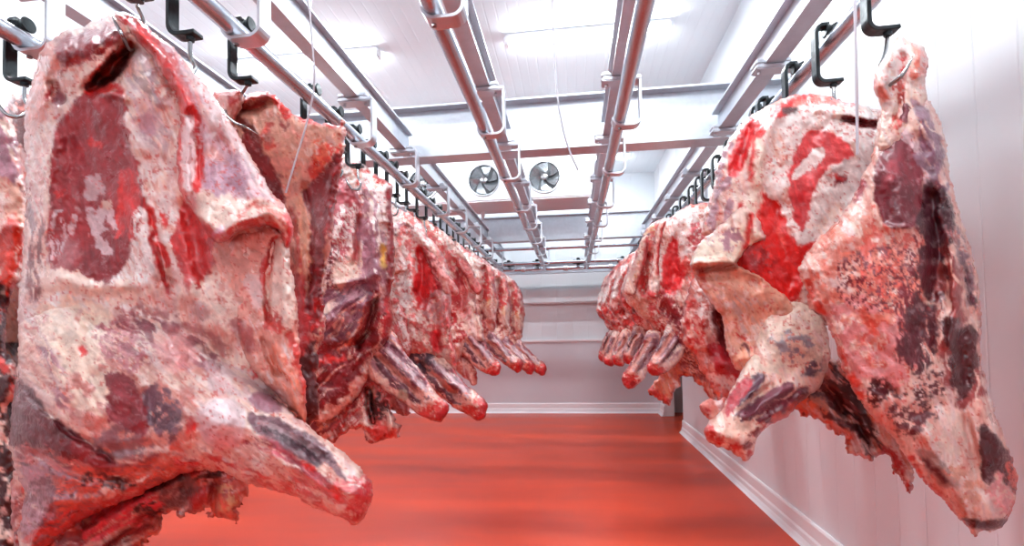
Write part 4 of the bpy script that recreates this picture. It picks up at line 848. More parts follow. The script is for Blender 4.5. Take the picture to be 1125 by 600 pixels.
# ------------------------------------------------------------------ fifth left carcass
r = root_at(470, 244, 4.45, 'carcass with red folded edge on its right, fifth in the left row', GL)
p5 = [patch((214, 96, 92), [(452, 234), (480, 256), (500, 276), (498, 300), (480, 280), (460, 250)], m=.65, ms=7), patch((206, 70, 74), [(500, 286), (510, 300), (514, 320), (504, 340), (498, 320)], m=.8, ms=5, ang=70), patch(PINK, [(504, 318), (522, 326), (526, 350), (510, 346)], m=.7, ms=5, ang=-50), patch((190, 44, 48), [(494, 330), (500, 352), (506, 366), (496, 380)], line=4, m=.7), patch(FAT, [(520, 334), (530, 362), (532, 374)], line=3, w=2)]
slab('torso', [(446, 232), (455, 233), (467, 240), (480, 250), (492, 259), (502, 270), (512, 284), (520, 298), (524, 316), (522, 330), (526, 346), (530, 360), (532, 374), (524, 378), (514, 376), (508, 390), (496, 404), (480, 390), (460, 380), (440, 340), (436, 270)], 4.45, 12, .12, .13, [(480, 300, 0)], r, FAT, p5, 111, cell=1., rag=.8, fine=.5,
     bumps=[([(506, 290), (508, 340)], 5, -.03), ([(486, 270), (490, 340)], 6, .03), ([(524, 330), (529, 370)], 3, .03)], rough=.012)
slab('flank_flap', [(500, 283), (510, 285), (517, 294), (523, 305), (530, 318), (526, 324), (518, 318), (512, 306), (504, 294)], 4.45, 5, .03, .03, [(515, 300, .14)], r, (206, 60, 60), [patch((228, 140, 134), [(508, 290), (520, 304), (528, 318)], line=2, w=2, m=.7)], 112, cell=1., rag=.6, fine=.5)
slab('inner_flank', [(498, 384), (508, 390), (518, 398), (524, 408), (525, 418), (520, 424), (512, 416), (502, 408), (494, 396)], 4.45, 5, .03, .03, [(510, 400, .0)], r, (150, 40, 40), [patch(FAT, [(512, 396), (520, 410)], line=3, w=3, m=.7)], 113, cell=1., rag=1.2, fine=.5)
shank([(504, 362), (510, 356), (518, 358), (526, 366), (532, 377), (540, 388), (550, 400), (550, 408), (546, 413), (538, 412), (526, 406), (514, 396), (504, 384)], 4.45, (516, 372), (546, 408), 14, [(506, 358, -.01), (520, 360, .0), (504, 380, .02), (532, 385, .12), (546, 408, .2)], r, 117, cell=1., fine=.5)

# ------------------------------------------------------------------ sixth left carcass, later ones repeat it
def far_left(px, Y, label, seed, dx=0, dy=0, k=1.):
    """A smaller quarter farther down the left rail; k scales the drawn outline about its hook."""
    hx, hy = 503., 268.
    g = lambda pts: [((x - hx) * k + px[0], (y - hy) * k + px[1]) for x, y in pts]
    r = root_at(px[0], px[1], Y, label, GL)
    rr = random.Random(seed); j = lambda v: v + rr.uniform(-1.2, 1.2)
    P = [patch((206, 60, 62), g([(532, 296), (538, 310), (536, 330), (530, 320)]), w=3, s=1.4, m=.8), patch(WHITE, g([(506, 274), (526, 290), (520, 330)]), line=5 * k, m=.6, ms=5, s=3), patch(YEL, g([(537, 330), (537, 336)]), line=.4, w=1, o=.5), patch((196, 50, 50), g([(543, 300), (546, 326)]), line=2 * k, w=3), patch((160, 40, 44), g([(528, 330), (532, 360)]), line=3 * k, m=.6), patch((224, 120, 116), g([(500, 270), (524, 284), (540, 300)]), line=2 * k, m=.6, w=3)]
    slab('torso', g([(j(492), 258), (503, 265), (j(512), 273), (524, j(281)), (536, 291), (j(542), 300), (544, 312), (j(547), 328), (545, 345), (j(544), 360), (536, 374), (j(522), 380), (504, 370), (490, 330), (484, 280)]), Y, 10 * k, .12, .13, [(px[0], px[1], 0)], r, FAT, P, seed, cell=.9, rag=.8, fine=.45,
         bumps=[(g([(530, 296), (530, 350)]), 3 * k, -.04), (g([(540, 310), (540, 350)]), 3 * k, .03), (g([(518, 290), (516, 340)]), 5 * k, .03)], rough=.012)
    shank(g([(530, 368), (536, 362), (544, 367), (555, 380), (565, 389), (574, 397), (574, 405), (569, 410), (560, 405), (550, 397), (538, 388), (530, 380)]), Y, g([(541, 375)])[0], g([(569, 403)])[0], 10 * k, [(*g([(536, 374)])[0], .06), (*g([(570, 405)])[0], .2)], r, seed + 3, cell=.9, fine=.45)
    return r
far_left((503, 268), 5.5, 'small distant carcass in the left row, sixth from the front', 121)
far_left((522, 281), 6.4, 'small distant carcass in the left row, next to last before the end wall', 131, k=.92)
far_left((539, 291), 7.4, 'farthest and smallest carcass at the end of the left row', 141, k=.86)

# ------------------------------------------------------------------ carcasses on the far left rail
r = root_at(6, 112, 2.0, 'violet and orange-red carcass cut off by the left frame edge', 'beef quarters on the far left rail')
pf = [patch((170, 112, 126), [(-60, 120), (6, 120), (22, 170), (28, 214), (10, 200), (-60, 190)], m=.8, ms=10, ang=60), patch(TAN, [(-60, 200), (4, 196), (24, 220), (26, 250), (-60, 250)], m=.8, ms=10), patch((206, 54, 34), [(-60, 246), (26, 246), (24, 300), (8, 330), (0, 360), (-60, 350)], m=.75, ms=9, ang=-60), patch(DEEP, [(-60, 330), (10, 320), (22, 360), (22, 620), (-60, 620)], m=.9, ms=14), patch((196, 50, 40), [(0, 400), (14, 410), (16, 430)], line=5, m=.8)]
slab('torso', [(-50, 120), (-10, 112), (8, 118), (16, 140), (26, 190), (30, 240), (27, 280), (20, 310), (10, 330), (6, 380), (18, 400), (20, 430), (10, 450), (16, 500), (20, 560), (10, 620), (-70, 620), (-90, 300)], 2.0, 18, .10, .12, [(0, 200, 0)], r, FAT, pf, 151, cell=2.2, rag=2, bumps=[([(-20, 250), (26, 250)], 8, .02), ([(0, 320), (10, 360)], 8, -.03)], streak=60)
r = root_at(30, 104, 2.4, 'brown-topped carcass glimpsed between the left frame edge and the nearest one', 'beef quarters on the far left rail')
slab('torso', [(10, 110), (20, 104), (34, 106), (60, 130), (70, 250), (60, 400), (60, 600), (-40, 610), (-30, 400), (0, 300), (6, 180)], 2.4, 16, .1, .12, [(20, 200, 0)], r, (190, 90, 74), [patch(BROWN, [(6, 104), (40, 104), (36, 160), (10, 150)], m=.85, ms=8), patch(TAN, [(10, 320), (24, 330), (20, 390), (6, 390)], m=.8), patch(DEEP, [(-40, 400), (60, 400), (60, 620), (-40, 620)], m=.85, ms=14), patch((206, 60, 40), [(-6, 400), (14, 404), (14, 430), (-6, 440)], m=.8)], 157, cell=2.4, rag=2)

# ------------------------------------------------------------------ right front carcass, hung by the shank
r = root_at(1000, 60, 1.74, 'dark mottled carcass at the right front, hung by its shank from the hook', GR)
ph = [
 patch((222, 120, 98), [(900, 262), (940, 232), (990, 262), (1012, 300), (1000, 360), (960, 400), (920, 350), (890, 300)], m=.6, ms=8, w=9, s=4, o=.8), patch((206, 70, 56), [(950, 240), (1000, 250), (1020, 330), (990, 420), (950, 400)], m=.4, ms=6, w=9, o=.85), patch(PINK, [(905, 340), (960, 330), (1010, 380), (990, 420), (940, 430)], m=.6, ms=10),
 patch((120, 40, 52), [(920, 290), (1000, 270), (1010, 330), (940, 340)], m=.3, ms=3), patch((120, 30, 40), [(1006, 250), (1020, 300), (1000, 400), (984, 350)], m=.45, ms=5, ang=70),
 patch((206, 90, 72), [(990, 92), (984, 120), (980, 150), (968, 185)], line=5, m=.6, ms=4, ang=90, s=3), patch((214, 80, 60), [(1016, 74), (1020, 100), (1010, 116)], line=2.5, m=.7), patch(SILV, [(985, 148), (1004, 156), (1018, 184), (1022, 206)], line=3, ang=60),
 patch((118, 22, 36), [(972, 164), (984, 153), (996, 158), (1006, 168), (1013, 190), (1012, 218), (1010, 240), (1000, 250), (986, 248), (974, 246), (966, 226), (961, 206), (963, 184)], w=2.5, s=1.4, ang=75), patch((150, 30, 44), [(976, 180), (984, 176), (986, 192), (976, 196)], w=2, s=3), patch((86, 12, 24), [(972, 204), (1000, 210), (996, 244), (976, 238)], s=8, o=.6),
 patch((140, 92, 110), [(1008, 116), (1018, 122), (1030, 150), (1037, 184), (1040, 216), (1030, 206), (1018, 180), (1010, 150)], w=3, s=2, ang=65, m=.85, ms=6), patch(GREY, [(1012, 170), (1024, 190), (1028, 210)], line=4, s=3),
 patch((70, 14, 26), [(1018, 206), (1034, 208), (1044, 218), (1046, 246), (1040, 272), (1036, 300), (1032, 330), (1020, 324), (1012, 292), (1016, 268), (1010, 246)], w=4, s=2, ang=75),
 patch((84, 20, 30), [(1042, 296), (1034, 340), (1024, 396), (1006, 410), (990, 388), (994, 350), (1008, 320), (1014, 290)], m=.9, ms=6, w=5, ang=75), patch(GREY, [(1052, 250), (1062, 280), (1072, 316), (1064, 310), (1054, 280)], w=3, m=.85), patch((84, 34, 44), [(1060, 290), (1072, 330), (1066, 340)], w=3),
 patch((150, 60, 56), [(1040, 250), (1056, 300), (1060, 360), (1074, 380), (1080, 430), (1060, 450), (1040, 420), (1030, 360)], m=.6, ms=8, ang=75, w=6, s=4), patch((78, 12, 18), [(1035, 356), (1048, 352), (1056, 362), (1070, 356), (1074, 384), (1070, 414), (1062, 434), (1054, 438), (1048, 415), (1043, 384)], w=4, s=1.6), patch((214, 150, 134), [(1060, 346), (1066, 340)], line=3),
 patch((84, 20, 26), [(952, 424), (972, 418), (990, 430), (990, 438), (976, 430), (964, 446), (954, 444)], w=6, m=.85, ms=4), patch((96, 30, 36), [(972, 454), (990, 448), (1014, 442), (1036, 440), (1030, 456), (1016, 470), (1000, 482), (984, 474)], w=7, m=.62, ms=6), patch((96, 36, 42), [(1004, 420), (1030, 410), (1040, 430), (1010, 440)], w=6, m=.45, ms=4),
 patch((168, 136, 128), [(1006, 494), (1022, 496), (1046, 520), (1052, 534), (1038, 536), (1022, 520)], w=3, ang=50), patch((90, 30, 38), [(1016, 505), (1040, 530)], line=1.5, w=3), patch((226, 200, 184), [(1020, 468), (1046, 460), (1060, 480), (1050, 500), (1030, 490)], m=.7, ms=7, w=5), patch((214, 150, 128), [(1050, 520), (1070, 540), (1060, 566)], line=8, m=.7),
 patch((74, 12, 18), [(1077, 470), (1090, 476), (1102, 488), (1112, 506), (1117, 522), (1115, 540), (1104, 524), (1094, 518), (1086, 534), (1078, 510)], w=3, s=1.6), patch((214, 90, 74), [(1112, 510), (1117, 540), (1108, 566)], line=3, m=.7), patch(PINK, [(1090, 530), (1104, 524), (1110, 556), (1092, 560)], m=.8, ms=5),
 patch((80, 14, 16), [(1062, 574), (1086, 578), (1104, 574)], line=4, w=3), patch((206, 60, 50), [(1000, 505), (1030, 548), (1058, 578)], line=3.5, w=4, m=.8), patch((214, 70, 54), [(880, 292), (900, 340), (915, 370), (926, 400), (950, 440)], line=3, w=4, m=.7), patch(DEEP, [(892, 342), (904, 350), (908, 366), (898, 358)], w=2, s=1.5),
 patch((150, 60, 70), [(936, 210), (944, 198), (950, 206), (942, 222)], w=3, m=.9), patch((120, 40, 50), [(962, 274), (976, 272), (978, 282)], w=4, m=.8),
]
slab('torso', [(992, 92), (1008, 96), (1019, 106), (1030, 126), (1038, 150), (1043, 184), (1050, 220), (1060, 252), (1070, 284), (1076, 322), (1078, 350), (1077, 376), (1081, 410), (1088, 436), (1096, 462), (1106, 488), (1115, 514), (1118, 528), (1115, 552), (1106, 572), (1094, 583), (1078, 584), (1070, 594), (1066, 584), (1052, 570), (1040, 554),
     (1024, 538), (1010, 522), (994, 498), (978, 478), (960, 458), (942, 438), (926, 404), (915, 370), (905, 348), (890, 341), (886, 318), (877, 297), (884, 282), (898, 264), (914, 248), (930, 226), (944, 202), (958, 168), (966, 130), (976, 104)],
     1.74, 34, .10, .13, [(990, 110, .0), (900, 300, -.02), (1000, 300, .04), (1060, 300, 0), (1080, 540, -.02)], r, (230, 190, 174), ph, 161, cell=1.5, rag=1.5,
     bumps=[([(974, 190), (990, 210), (992, 240)], 20, .02), ([(958, 190), (964, 240), (990, 252), (1010, 244)], 4, .008), ([(1014, 130), (1030, 180), (1040, 215)], 8, .015), ([(1020, 220), (1030, 280), (1022, 330)], 10, -.022), ([(1044, 260), (1050, 330), (1044, 380)], 7, .018), ([(1060, 300), (1070, 360)], 6, -.010),
            ([(930, 260), (960, 320), (1000, 400)], 26, .02), ([(1056, 370), (1060, 420)], 9, -.016), ([(1080, 440), (1100, 500)], 9, .012), ([(1020, 480), (1060, 560)], 10, .012), ([(1060, 460), (1080, 540)], 6, -.012), ([(965, 425), (985, 432)], 5, -.012), ([(1000, 460), (1030, 446)], 8, -.010)], rough=.007)
pk = [patch(WHITE, [(980, 50), (1000, 60), (984, 110), (966, 104)], m=.7, ms=9), patch((226, 130, 112), [(1004, 50), (1018, 62), (1016, 96), (1004, 90)], m=.6, ms=6), patch((210, 60, 60), [(992, 66), (996, 74), (990, 80)], line=2.5, m=.8), patch((196, 70, 60), [(988, 90), (990, 110), (984, 140)], line=4, m=.7, ms=4), patch((226, 130, 110), [(960, 96), (966, 104)], line=5, s=4),
      patch((120, 50, 60), [(988, 116), (998, 118), (996, 132), (988, 128)], w=3, s=2), patch((170, 130, 140), [(1006, 112), (1014, 126), (1014, 136)], line=3, w=3)]
slab('shank', [(989, 39), (996, 43), (1004, 47), (1014, 51), (1018, 62), (1019, 72), (1016, 94), (1019, 108), (1012, 128), (1004, 150), (990, 166), (974, 170), (964, 160), (968, 130), (965, 110), (959, 98), (960, 86), (966, 72), (974, 56), (980, 48)], 1.74, 22, .055, .06, [(990, 50, .03), (990, 150, .05), (964, 100, .03)], r, CREAM, pk, 167, cell=1.4, rag=1.1,
     bumps=[([(978, 60), (970, 84), (966, 98)], 8, .015), ([(1008, 58), (1012, 84)], 6, .012), ([(994, 60), (992, 90), (986, 130)], 4, -.012)])
def own_hook(t, pts, r):
    """Swap the trolley's plain hook for one bent through the meat, its point coming out in front."""
    for ch in list(t.children):
        if ch.name.split('.')[0] == 'hook': bpy.data.objects.remove(ch)
    o = t.location
    P = curve_pts([(o.x + .005, o.y, o.z - .18)] + [tuple(at(*p)) for p in pts], 6); n = len(P)
    bm = bmesh.new(); tube(bm, P, [r] * (n - 9) + [r * k for k in (.98, .95, .9, .82, .72, .6, .45, .3, .12)], 10)
    mesh_obj('hook', bm, M_steel, t, True)
own_hook(t_hero, [(150, 5, 1.38), (158, 26, 1.42), (152, 50, 1.40), (142, 54, 1.33), (135, 40, 1.275), (129, 29, 1.27), (123, 18, 1.27)], .0055)
own_hook(t_rib, [(262, 108, 1.93), (248, 122, 1.85), (256, 133, 1.82), (270, 140, 1.81), (284, 148, 1.84)], .006)
own_hook(t_right, [(972, 60, 1.79), (963, 80, 1.75), (968, 97, 1.70), (984, 89, 1.62), (994, 78, 1.60), (1003, 62, 1.60)], .0065)

# ------------------------------------------------------------------ second right carcass
r = root_at(914, 106, 2.18, 'white-fatted carcass with bright red smears, second in the right row', GR)
pr = [
 patch(WHITE, [(850, 120), (900, 112), (960, 130), (970, 200), (930, 280), (890, 330), (860, 240), (840, 180)], m=.85, ms=14),
 patch((184, 136, 146), [(780, 230), (788, 190), (800, 162), (810, 186), (800, 230), (786, 256)], m=.7, ms=8, ang=-70, w=5), patch(VIO, [(776, 266), (800, 252), (808, 262), (802, 280), (786, 276)], m=.75, ms=7, w=4),
 patch((206, 26, 30), [(800, 190), (806, 168), (818, 142), (828, 130), (832, 140), (822, 160), (814, 184), (808, 194)], w=3, s=1.6), patch(RED, [(830, 146), (838, 136), (832, 164), (828, 192), (824, 196), (824, 172)], w=3, s=1.5), patch((214, 34, 34), [(846, 128), (858, 112), (880, 104), (896, 106), (868, 118), (852, 134)], w=4, s=1.6, m=.85),
 patch((226, 110, 100), [(866, 116), (900, 108), (940, 116)], line=4, w=5, m=.6, s=3), patch((120, 14, 20), [(926, 128), (946, 130), (962, 136), (960, 141), (932, 135)], w=2, s=1.2), patch((70, 20, 20), [(862, 122), (872, 122)], line=2, w=2),
 patch((208, 62, 64), [(886, 146), (900, 144), (914, 148), (938, 164), (938, 170), (920, 178), (904, 190), (896, 202), (890, 226), (884, 250), (876, 244), (868, 210), (870, 180)], w=3, s=1.8, ang=70), patch((196, 34, 40), [(886, 212), (880, 244)], line=4, s=3), patch(WHITE, [(872, 196), (878, 182), (896, 164), (905, 167), (898, 182), (880, 192)], w=3, s=1.2),
 patch((216, 26, 22), [(834, 204), (842, 218), (850, 220), (856, 232), (864, 250), (876, 272), (894, 268), (880, 288), (880, 312), (874, 328), (858, 332), (846, 312), (812, 304), (804, 288), (810, 274), (838, 262), (832, 238)], w=3, s=1.6), patch((170, 16, 20), [(812, 278), (830, 270), (846, 282), (850, 300), (820, 298)], w=4, m=.8, ms=7), patch((236, 90, 80), [(856, 252), (866, 280)], line=1.2, w=3, m=.7),
 patch((238, 214, 196), [(834, 160), (832, 200), (824, 240), (816, 258), (800, 272)], line=5, w=4, s=3), patch((200, 40, 40), [(814, 226), (812, 250), (810, 282)], line=1.6, w=2), patch((226, 130, 110), [(900, 310), (930, 280), (960, 240), (970, 300), (930, 340)], m=.6, ms=6),
 patch((130, 30, 40), [(918, 204), (924, 190), (930, 198)], w=3, m=.8), patch((214, 40, 40), [(920, 192), (924, 196)], line=2.5), patch((190, 166, 160), [(906, 200), (940, 170)], line=1, o=.6),
]
slab('torso', [(854, 112), (866, 107), (880, 104), (896, 104), (914, 108), (936, 114), (960, 119), (976, 126), (996, 190), (990, 280), (950, 340), (920, 360), (880, 350), (850, 340), (830, 330), (806, 312), (796, 290), (776, 262), (770, 256), (774, 236), (782, 210), (792, 172), (806, 146), (826, 126)],
     2.18, 34, .12, .15, [(900, 150, 0), (800, 260, .0), (960, 250, -.04)], r, FAT, pr, 181, cell=1.4, rag=1.4,
     bumps=[([(860, 122), (840, 150), (832, 200)], 6, .018), ([(826, 140), (812, 180)], 5, -.014), ([(900, 118), (950, 128)], 6, .014), ([(926, 130), (962, 138)], 3.5, -.02), ([(890, 150), (880, 240)], 12, -.01), ([(850, 230), (866, 310)], 12, -.016), ([(796, 180), (786, 240)], 9, .01), ([(900, 280), (940, 220)], 10, .012)])
pf2 = [patch((240, 218, 196), [(762, 276), (812, 250), (836, 262), (816, 282), (806, 292), (766, 294)], w=3), patch(VIO, [(780, 262), (806, 250), (810, 264), (800, 276), (784, 272)], m=.8, ms=7), patch((222, 160, 134), [(762, 292), (810, 292), (850, 312), (872, 330), (860, 380), (830, 408), (812, 404), (792, 346)], m=.85, ms=12), patch((200, 168, 160), [(800, 320), (840, 340), (830, 380)], m=.5, ms=7, ang=60, o=.7), patch((206, 80, 60), [(760, 294), (768, 296), (776, 310)], line=3, w=4, m=.8), patch(BROWN, [(768, 296), (790, 295), (808, 293)], line=2.2, w=2, s=2, o=.7),
       patch((90, 20, 24), [(814, 386), (824, 386), (822, 394)], line=2), patch((222, 150, 120), [(812, 392), (830, 404)], line=4), patch((206, 60, 50), [(806, 360), (826, 378), (850, 366)], line=2, m=.7, w=4), patch(RED, [(818, 270), (824, 250), (826, 236)], line=1.8, w=2)]
slab('flank_flap', [(820, 228), (832, 240), (842, 262), (830, 266), (818, 276), (812, 292), (840, 306), (866, 328), (880, 350), (872, 372), (850, 388), (838, 404), (824, 412), (812, 408), (804, 396), (797, 376), (793, 348), (782, 334), (773, 322), (764, 306), (758, 294), (760, 282), (766, 270), (776, 260), (792, 246), (808, 232)],
     2.18, 15, .04, .05, [(790, 270, .14), (800, 296, .16), (800, 310, .09), (830, 360, .06), (820, 400, .08)], r, FAT, pf2, 187, cell=1.4, rag=1.3, bumps=[([(762, 290), (790, 288), (812, 288)], 5, .02), ([(770, 302), (800, 300), (830, 312)], 6, -.02), ([(816, 396), (836, 390)], 6, .014), ([(824, 240), (822, 280)], 3, -.012)])
pd = [patch((232, 206, 186), [(850, 340), (900, 330), (906, 390), (870, 410), (830, 400)], m=.8, ms=12), patch((150, 140, 146), [(846, 372), (880, 366), (896, 380), (870, 396)], m=.5, ms=7), patch((90, 70, 82), [(884, 410), (892, 398), (904, 394), (902, 408), (890, 414)], m=.85, ms=5, w=4),
      patch((108, 50, 64), [(806, 462), (822, 446), (842, 432), (866, 420), (870, 428), (850, 440), (836, 452), (820, 462)], w=2.6, s=1.4, ang=-38), patch((100, 32, 46), [(832, 462), (850, 444), (876, 432), (886, 426), (884, 440), (862, 458), (844, 464)], w=3, s=1.5, ang=-38), patch((86, 44, 60), [(818, 424), (834, 410), (838, 418), (824, 434), (812, 446)], w=2.5, s=1.4, ang=-50),
      patch((176, 40, 52), [(794, 452), (804, 434), (818, 416), (824, 420), (812, 440), (800, 458)], w=3, s=1.6, ang=-50), patch((226, 180, 160), [(790, 466), (820, 464), (840, 470), (824, 486), (800, 480)], m=.8, ms=6), patch((200, 50, 44), [(776, 474), (790, 486), (806, 492), (822, 500)], line=4, w=4, m=.85), patch((208, 90, 76), [(836, 470), (856, 462), (872, 448)], line=4, m=.7, w=4), patch((130, 40, 36), [(816, 492), (826, 484), (830, 474)], line=3, m=.7)]
slab('shank', [(846, 334), (872, 326), (896, 336), (908, 362), (912, 390), (906, 414), (896, 430), (876, 444), (866, 458), (852, 464), (842, 470), (836, 476), (830, 484), (828, 496), (820, 508), (812, 502), (804, 496), (796, 492), (786, 490), (776, 482), (773, 474), (776, 466), (788, 456), (796, 444), (802, 432), (812, 414), (822, 394), (832, 368), (838, 348)],
     2.18, 26, .07, .08, [(880, 350, .04), (870, 390, .10), (800, 480, .22), (840, 440, .16)], r, CREAM, pd, 191, cell=1.3, rag=1.2, bumps=[([(812, 446), (836, 424)], 4, .014), ([(820, 458), (850, 436), (872, 424)], 5, .014), ([(820, 444), (846, 424)], 3, -.012), ([(842, 462), (880, 434)], 4, .01), ([(780, 474), (810, 484), (830, 478)], 7, .014), ([(870, 370)], 20, .015)])
pu = [patch((90, 24, 26), [(880, 420), (910, 416), (950, 450), (960, 480), (930, 470), (900, 450)], m=.75, ms=8, ang=35, w=5), patch(DEEP, [(910, 396), (940, 430), (960, 470), (990, 520), (950, 490), (920, 440)], m=.75, ms=8, ang=45), patch((206, 80, 56), [(866, 446), (890, 458), (910, 472), (930, 482)], line=4, m=.7, w=5), patch((214, 120, 90), [(880, 440), (905, 446)], line=5, m=.7), patch((176, 30, 26), [(980, 500), (1000, 540)], line=6, m=.9)]
slab('inner_flank', [(856, 440), (876, 420), (900, 400), (924, 396), (950, 430), (972, 462), (996, 494), (1004, 512), (1003, 530), (1000, 544), (994, 534), (990, 522), (984, 518), (976, 506), (966, 500), (958, 506), (944, 503), (934, 500), (930, 490), (928, 480), (916, 474), (904, 466), (890, 458), (874, 452)], 2.18, 9, .05, .05, [(900, 430, .0), (990, 510, .04)], r, (190, 90, 66), pu, 193, cell=1.4, rag=3, bumps=[([(880, 430), (930, 470)], 6, .016), ([(910, 430), (960, 490)], 5, -.02)])
slab('meat_scrap', [(768, 446), (776, 438), (788, 440), (796, 436), (800, 446), (794, 458), (786, 462), (774, 458)], 2.18, 6, .03, .03, [(780, 450, .12)], r, (206, 70, 70), [patch((170, 20, 30), [(770, 450), (780, 456)], line=3, m=.8)], 195, cell=1.2, rag=1.5)

# ------------------------------------------------------------------ partly hidden carcass behind the second right one
r = root_at(832, 196, 2.95, 'partly hidden carcass with a raw red lump behind the white-fatted one on the right', GR)
pb = [patch((206, 60, 56), [(754, 330), (770, 340), (768, 390), (756, 380)], m=.6, ms=6), patch(WHITE, [(762, 300), (790, 310), (790, 350), (772, 356)], m=.7, ms=6), patch((120, 20, 26), [(784, 340), (800, 350), (804, 392), (790, 380)], w=3, m=.85), patch((180, 24, 36), [(778, 384), (790, 380), (812, 404), (806, 420), (790, 412)], w=3, s=2), patch(WHITE, [(784, 412), (800, 420), (812, 430)], line=4, w=3), patch(ORAN, [(752, 384), (770, 420), (786, 440)], line=6, m=.7, ms=5)]
slab('torso', [(824, 198), (850, 206), (880, 240), (890, 330), (870, 400), (840, 430), (812, 432), (796, 440), (788, 440), (780, 424), (770, 408), (764, 394), (756, 384), (750, 370), (750, 340), (756, 316), (768, 296), (784, 260), (800, 220)], 2.95, 16, .09, .12, [(800, 300, 0)], r, (222, 130, 120), pb, 201, cell=1.3, rag=2, fine=.7, bumps=[([(788, 340), (800, 390)], 6, -.03), ([(770, 320), (776, 380)], 7, .02), ([(796, 400)], 12, .03)], rough=.01)

# ------------------------------------------------------------------ third right carcass
r = root_at(778, 226, 3.75, 'carcass with pink domed shoulder and red cut, third in the right row', GR)
pt = [
 patch(WHITE, [(742, 238), (770, 226), (774, 250), (760, 290), (746, 280), (738, 256)], m=.8, ms=9), patch((214, 92, 96), [(756, 268), (764, 246), (772, 256), (768, 276)], m=.8, ms=6, w=3), patch((216, 50, 52), [(738, 262), (744, 272), (748, 290), (756, 286), (750, 306), (744, 318), (736, 324), (728, 314), (728, 290)], w=2.6, s=1.5), patch((206, 40, 42), [(739, 238), (728, 246), (722, 258), (720, 282)], line=1.6, w=2), patch(WHITE, [(724, 270), (722, 300), (716, 318)], line=3, w=2, m=.9),
 patch((226, 110, 100), [(712, 318), (724, 322)], line=4, m=.8), patch((160, 50, 56), [(722, 322), (740, 330), (744, 350), (730, 352)], m=.85, ms=5, ang=-60), patch((190, 34, 36), [(722, 310), (734, 318), (742, 320)], line=3, m=.8, w=3), patch((140, 40, 50), [(738, 340), (760, 340), (764, 380), (744, 384)], m=.75, ms=5), patch((224, 110, 100), [(760, 290), (770, 330), (760, 370)], line=8, m=.7, ms=5), patch((222, 80, 60), [(750, 224), (770, 228)], line=1.5, w=3, m=.7)]
slab('torso', [(740, 236), (752, 228), (764, 224), (776, 223), (790, 230), (806, 250), (812, 300), (806, 360), (790, 396), (770, 396), (752, 388), (744, 376), (738, 362), (730, 352), (724, 342), (720, 330), (712, 325), (711, 316), (714, 304), (719, 280), (720, 262), (728, 246)], 3.75, 15, .13, .14, [(760, 280, 0)], r, FAT, pt, 211, cell=1.1, rag=.9, fine=.55,
     bumps=[([(722, 262), (717, 315)], 3.5, .025), ([(740, 270), (738, 315)], 7, -.02), ([(756, 240), (760, 280)], 12, .02), ([(728, 340), (740, 350)], 5, -.02)], rough=.01)
shank([(736, 352), (744, 358), (752, 376), (752, 388), (744, 400), (734, 408), (725, 413), (716, 412), (710, 404), (714, 396), (722, 382), (728, 368)], 3.75, (740, 372), (716, 406), 13, [(736, 352, -.02), (750, 380, .02), (746, 362, -.02), (728, 390, .14), (716, 406, .2)], r, 217)
slab('inner_flank', [(738, 390), (756, 384), (776, 392), (800, 410), (806, 424), (800, 432), (790, 434), (782, 446), (778, 438), (772, 426), (764, 422), (760, 414), (750, 414), (746, 424), (740, 432), (734, 446), (726, 440), (718, 436), (712, 430), (716, 424), (724, 416), (730, 400)], 3.75, 6, .04, .04, [(750, 410, -.02)], r, (216, 110, 76), [patch((140, 40, 32), [(740, 390), (770, 400), (790, 424), (776, 420), (750, 404)], m=.7, ms=4, ang=30, w=3), patch((190, 50, 44), [(714, 428), (722, 434), (732, 444)], line=4, m=.8, w=3), patch((214, 140, 110), [(734, 404), (736, 430)], line=3, m=.7)], 219, cell=1.1, rag=1.8, fine=.55)

slab('flank_flap', [(724, 246), (732, 243), (728, 256), (725, 272), (724, 290), (725, 308), (723, 325), (717, 329), (711, 324), (711, 314), (715, 300), (718, 282), (719, 262)], 3.75, 5, .03, .03, [(718, 290, .16)], r, FAT, [patch(RED, [(730, 246), (725, 270), (724, 300)], line=1.6, w=1.5), patch((210, 60, 60), [(712, 322), (722, 326)], line=3, w=2, m=.8)], 218, cell=1., rag=.6, fine=.5)

# ------------------------------------------------------------------ fourth right carcass
r = root_at(742, 240, 4.5, 'carcass with fatty yellow-white ridge on its left edge, fourth in the right row', GR)
slab('torso', [(714, 247), (726, 241), (740, 240), (776, 250), (786, 300), (770, 350), (740, 372), (722, 366), (714, 356), (706, 350), (696, 340), (688, 330), (685, 318), (688, 306), (694, 292), (699, 280), (704, 266), (708, 254)], 4.5, 12, .12, .13, [(720, 300, 0)], r, FAT,
     [patch((206, 50, 50), [(706, 290), (712, 306), (712, 326), (704, 318)], w=3, m=.85), patch((236, 196, 150), [(716, 250), (706, 272), (698, 300)], line=4, m=.7, w=3), patch((206, 60, 56), [(716, 258), (708, 284), (700, 312)], line=2, w=3, m=.85), patch((150, 90, 96), [(708, 262), (700, 280)], line=2, m=.7), patch((204, 140, 120), [(696, 320), (712, 334), (716, 350), (704, 346)], m=.8, ms=5), patch((196, 46, 40), [(716, 336), (724, 360)], line=4, m=.8), patch((222, 100, 90), [(722, 250), (716, 300), (720, 330)], line=5, m=.6)], 221, cell=1., rag=.8, fine=.5, bumps=[([(706, 270), (696, 310)], 4, .03), ([(712, 280), (706, 320)], 3, -.03)], rough=.012)
shank([(712, 364), (722, 362), (728, 370), (724, 380), (718, 392), (714, 404), (708, 416), (700, 424), (690, 427), (684, 420), (684, 412), (690, 402), (698, 390), (706, 376)], 4.5, (714, 378), (690, 418), 11, [(716, 370, .05), (690, 420, .2)], r, 227, cell=1., fine=.5)

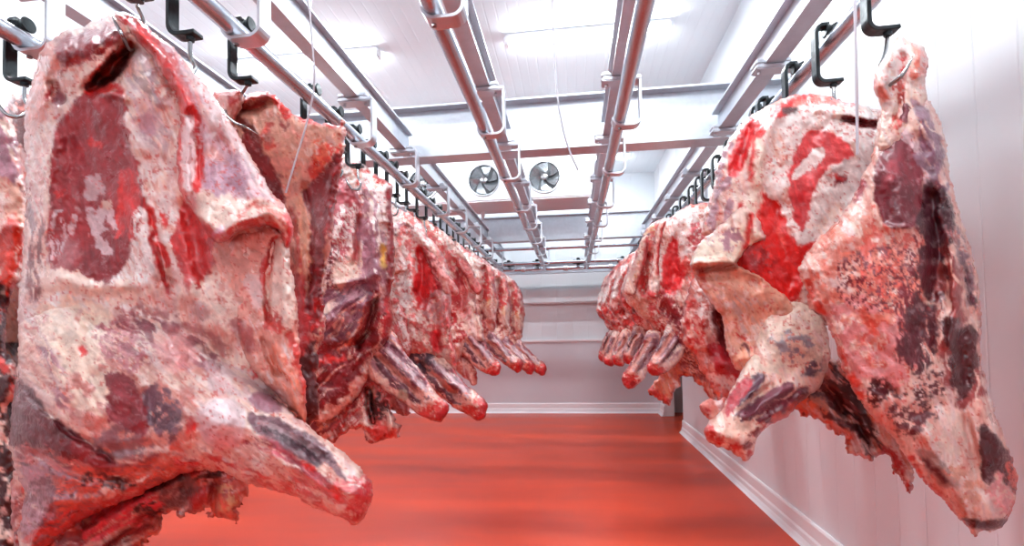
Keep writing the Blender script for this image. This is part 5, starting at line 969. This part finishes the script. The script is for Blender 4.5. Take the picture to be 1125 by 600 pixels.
slab('flank_flap', [(704, 264), (712, 258), (712, 274), (708, 292), (702, 308), (698, 322), (690, 324), (685, 318), (690, 302), (697, 284)], 4.5, 5, .03, .03, [(698, 295, .16)], r, CREAM, [patch((190, 50, 50), [(712, 262), (708, 290), (700, 314)], line=1.6, w=1.5)], 228, cell=1., rag=.6, fine=.5)

# ------------------------------------------------------------------ fifth right carcass, later ones repeat its kind
def far_right(px, Y, label, seed, k=1.):
    hx, hy = 722., 260.
    g = lambda pts: [((x - hx) * k + px[0], (y - hy) * k + px[1]) for x, y in pts]
    r = root_at(px[0], px[1], Y, label, GR); rr = random.Random(seed); j = lambda v: v + rr.uniform(-1.2, 1.2)
    P = [patch((214, 70, 70), g([(702, 280), (694, 300), (690, 320)]), line=3 * k, m=.8, w=3), patch(WHITE, g([(700, 284), (688, 312), (686, 330)]), line=1.6 * k, w=2), patch((226, 110, 104), g([(708, 270), (702, 300), (700, 330)]), line=5 * k, m=.7, ms=5), patch((150, 50, 60), g([(690, 334), (700, 346)]), line=4 * k, m=.8), patch((206, 56, 50), g([(684, 330), (694, 340), (706, 356)]), line=3 * k, m=.7)]
    slab('torso', g([(701, 276), (j(708), 268), (722, 260), (j(752), 262), (762, 300), (j(752), 344), (722, 364), (j(708), 364), (698, 356), (j(691), 346), (686, 340), (j(681), 330), (683, 314), (j(686), 302), (692, 286)]), Y, 10 * k, .12, .13, [(px[0], px[1], 0)], r, (232, 180, 170), P, seed, cell=.9, rag=.8, fine=.45, bumps=[(g([(694, 290), (686, 320)]), 3 * k, .03), (g([(700, 300), (698, 340)]), 3 * k, -.03)], rough=.012)
    shank(g([(697, 358), (706, 357), (710, 368), (706, 382), (701, 394), (696, 401), (689, 400), (684, 395), (685, 386), (690, 372)]), Y, g([(702, 370)])[0], g([(689, 396)])[0], 8.5 * k, [(*g([(702, 366)])[0], .04), (*g([(690, 398)])[0], .16)], r, seed + 3, cell=.9, fine=.45)
far_right((722, 260), 5.2, 'carcass fifth in the right row, its shank hanging in the middle of the cluster', 231)
far_right((708, 270), 5.9, 'distant carcass sixth in the right row', 241, k=.94)
far_right((696, 278), 6.7, 'distant carcass in the right row, next to last before the end wall', 251, k=.88)
far_right((688, 285), 7.5, 'farthest and smallest carcass at the end of the right row', 261, k=.8)
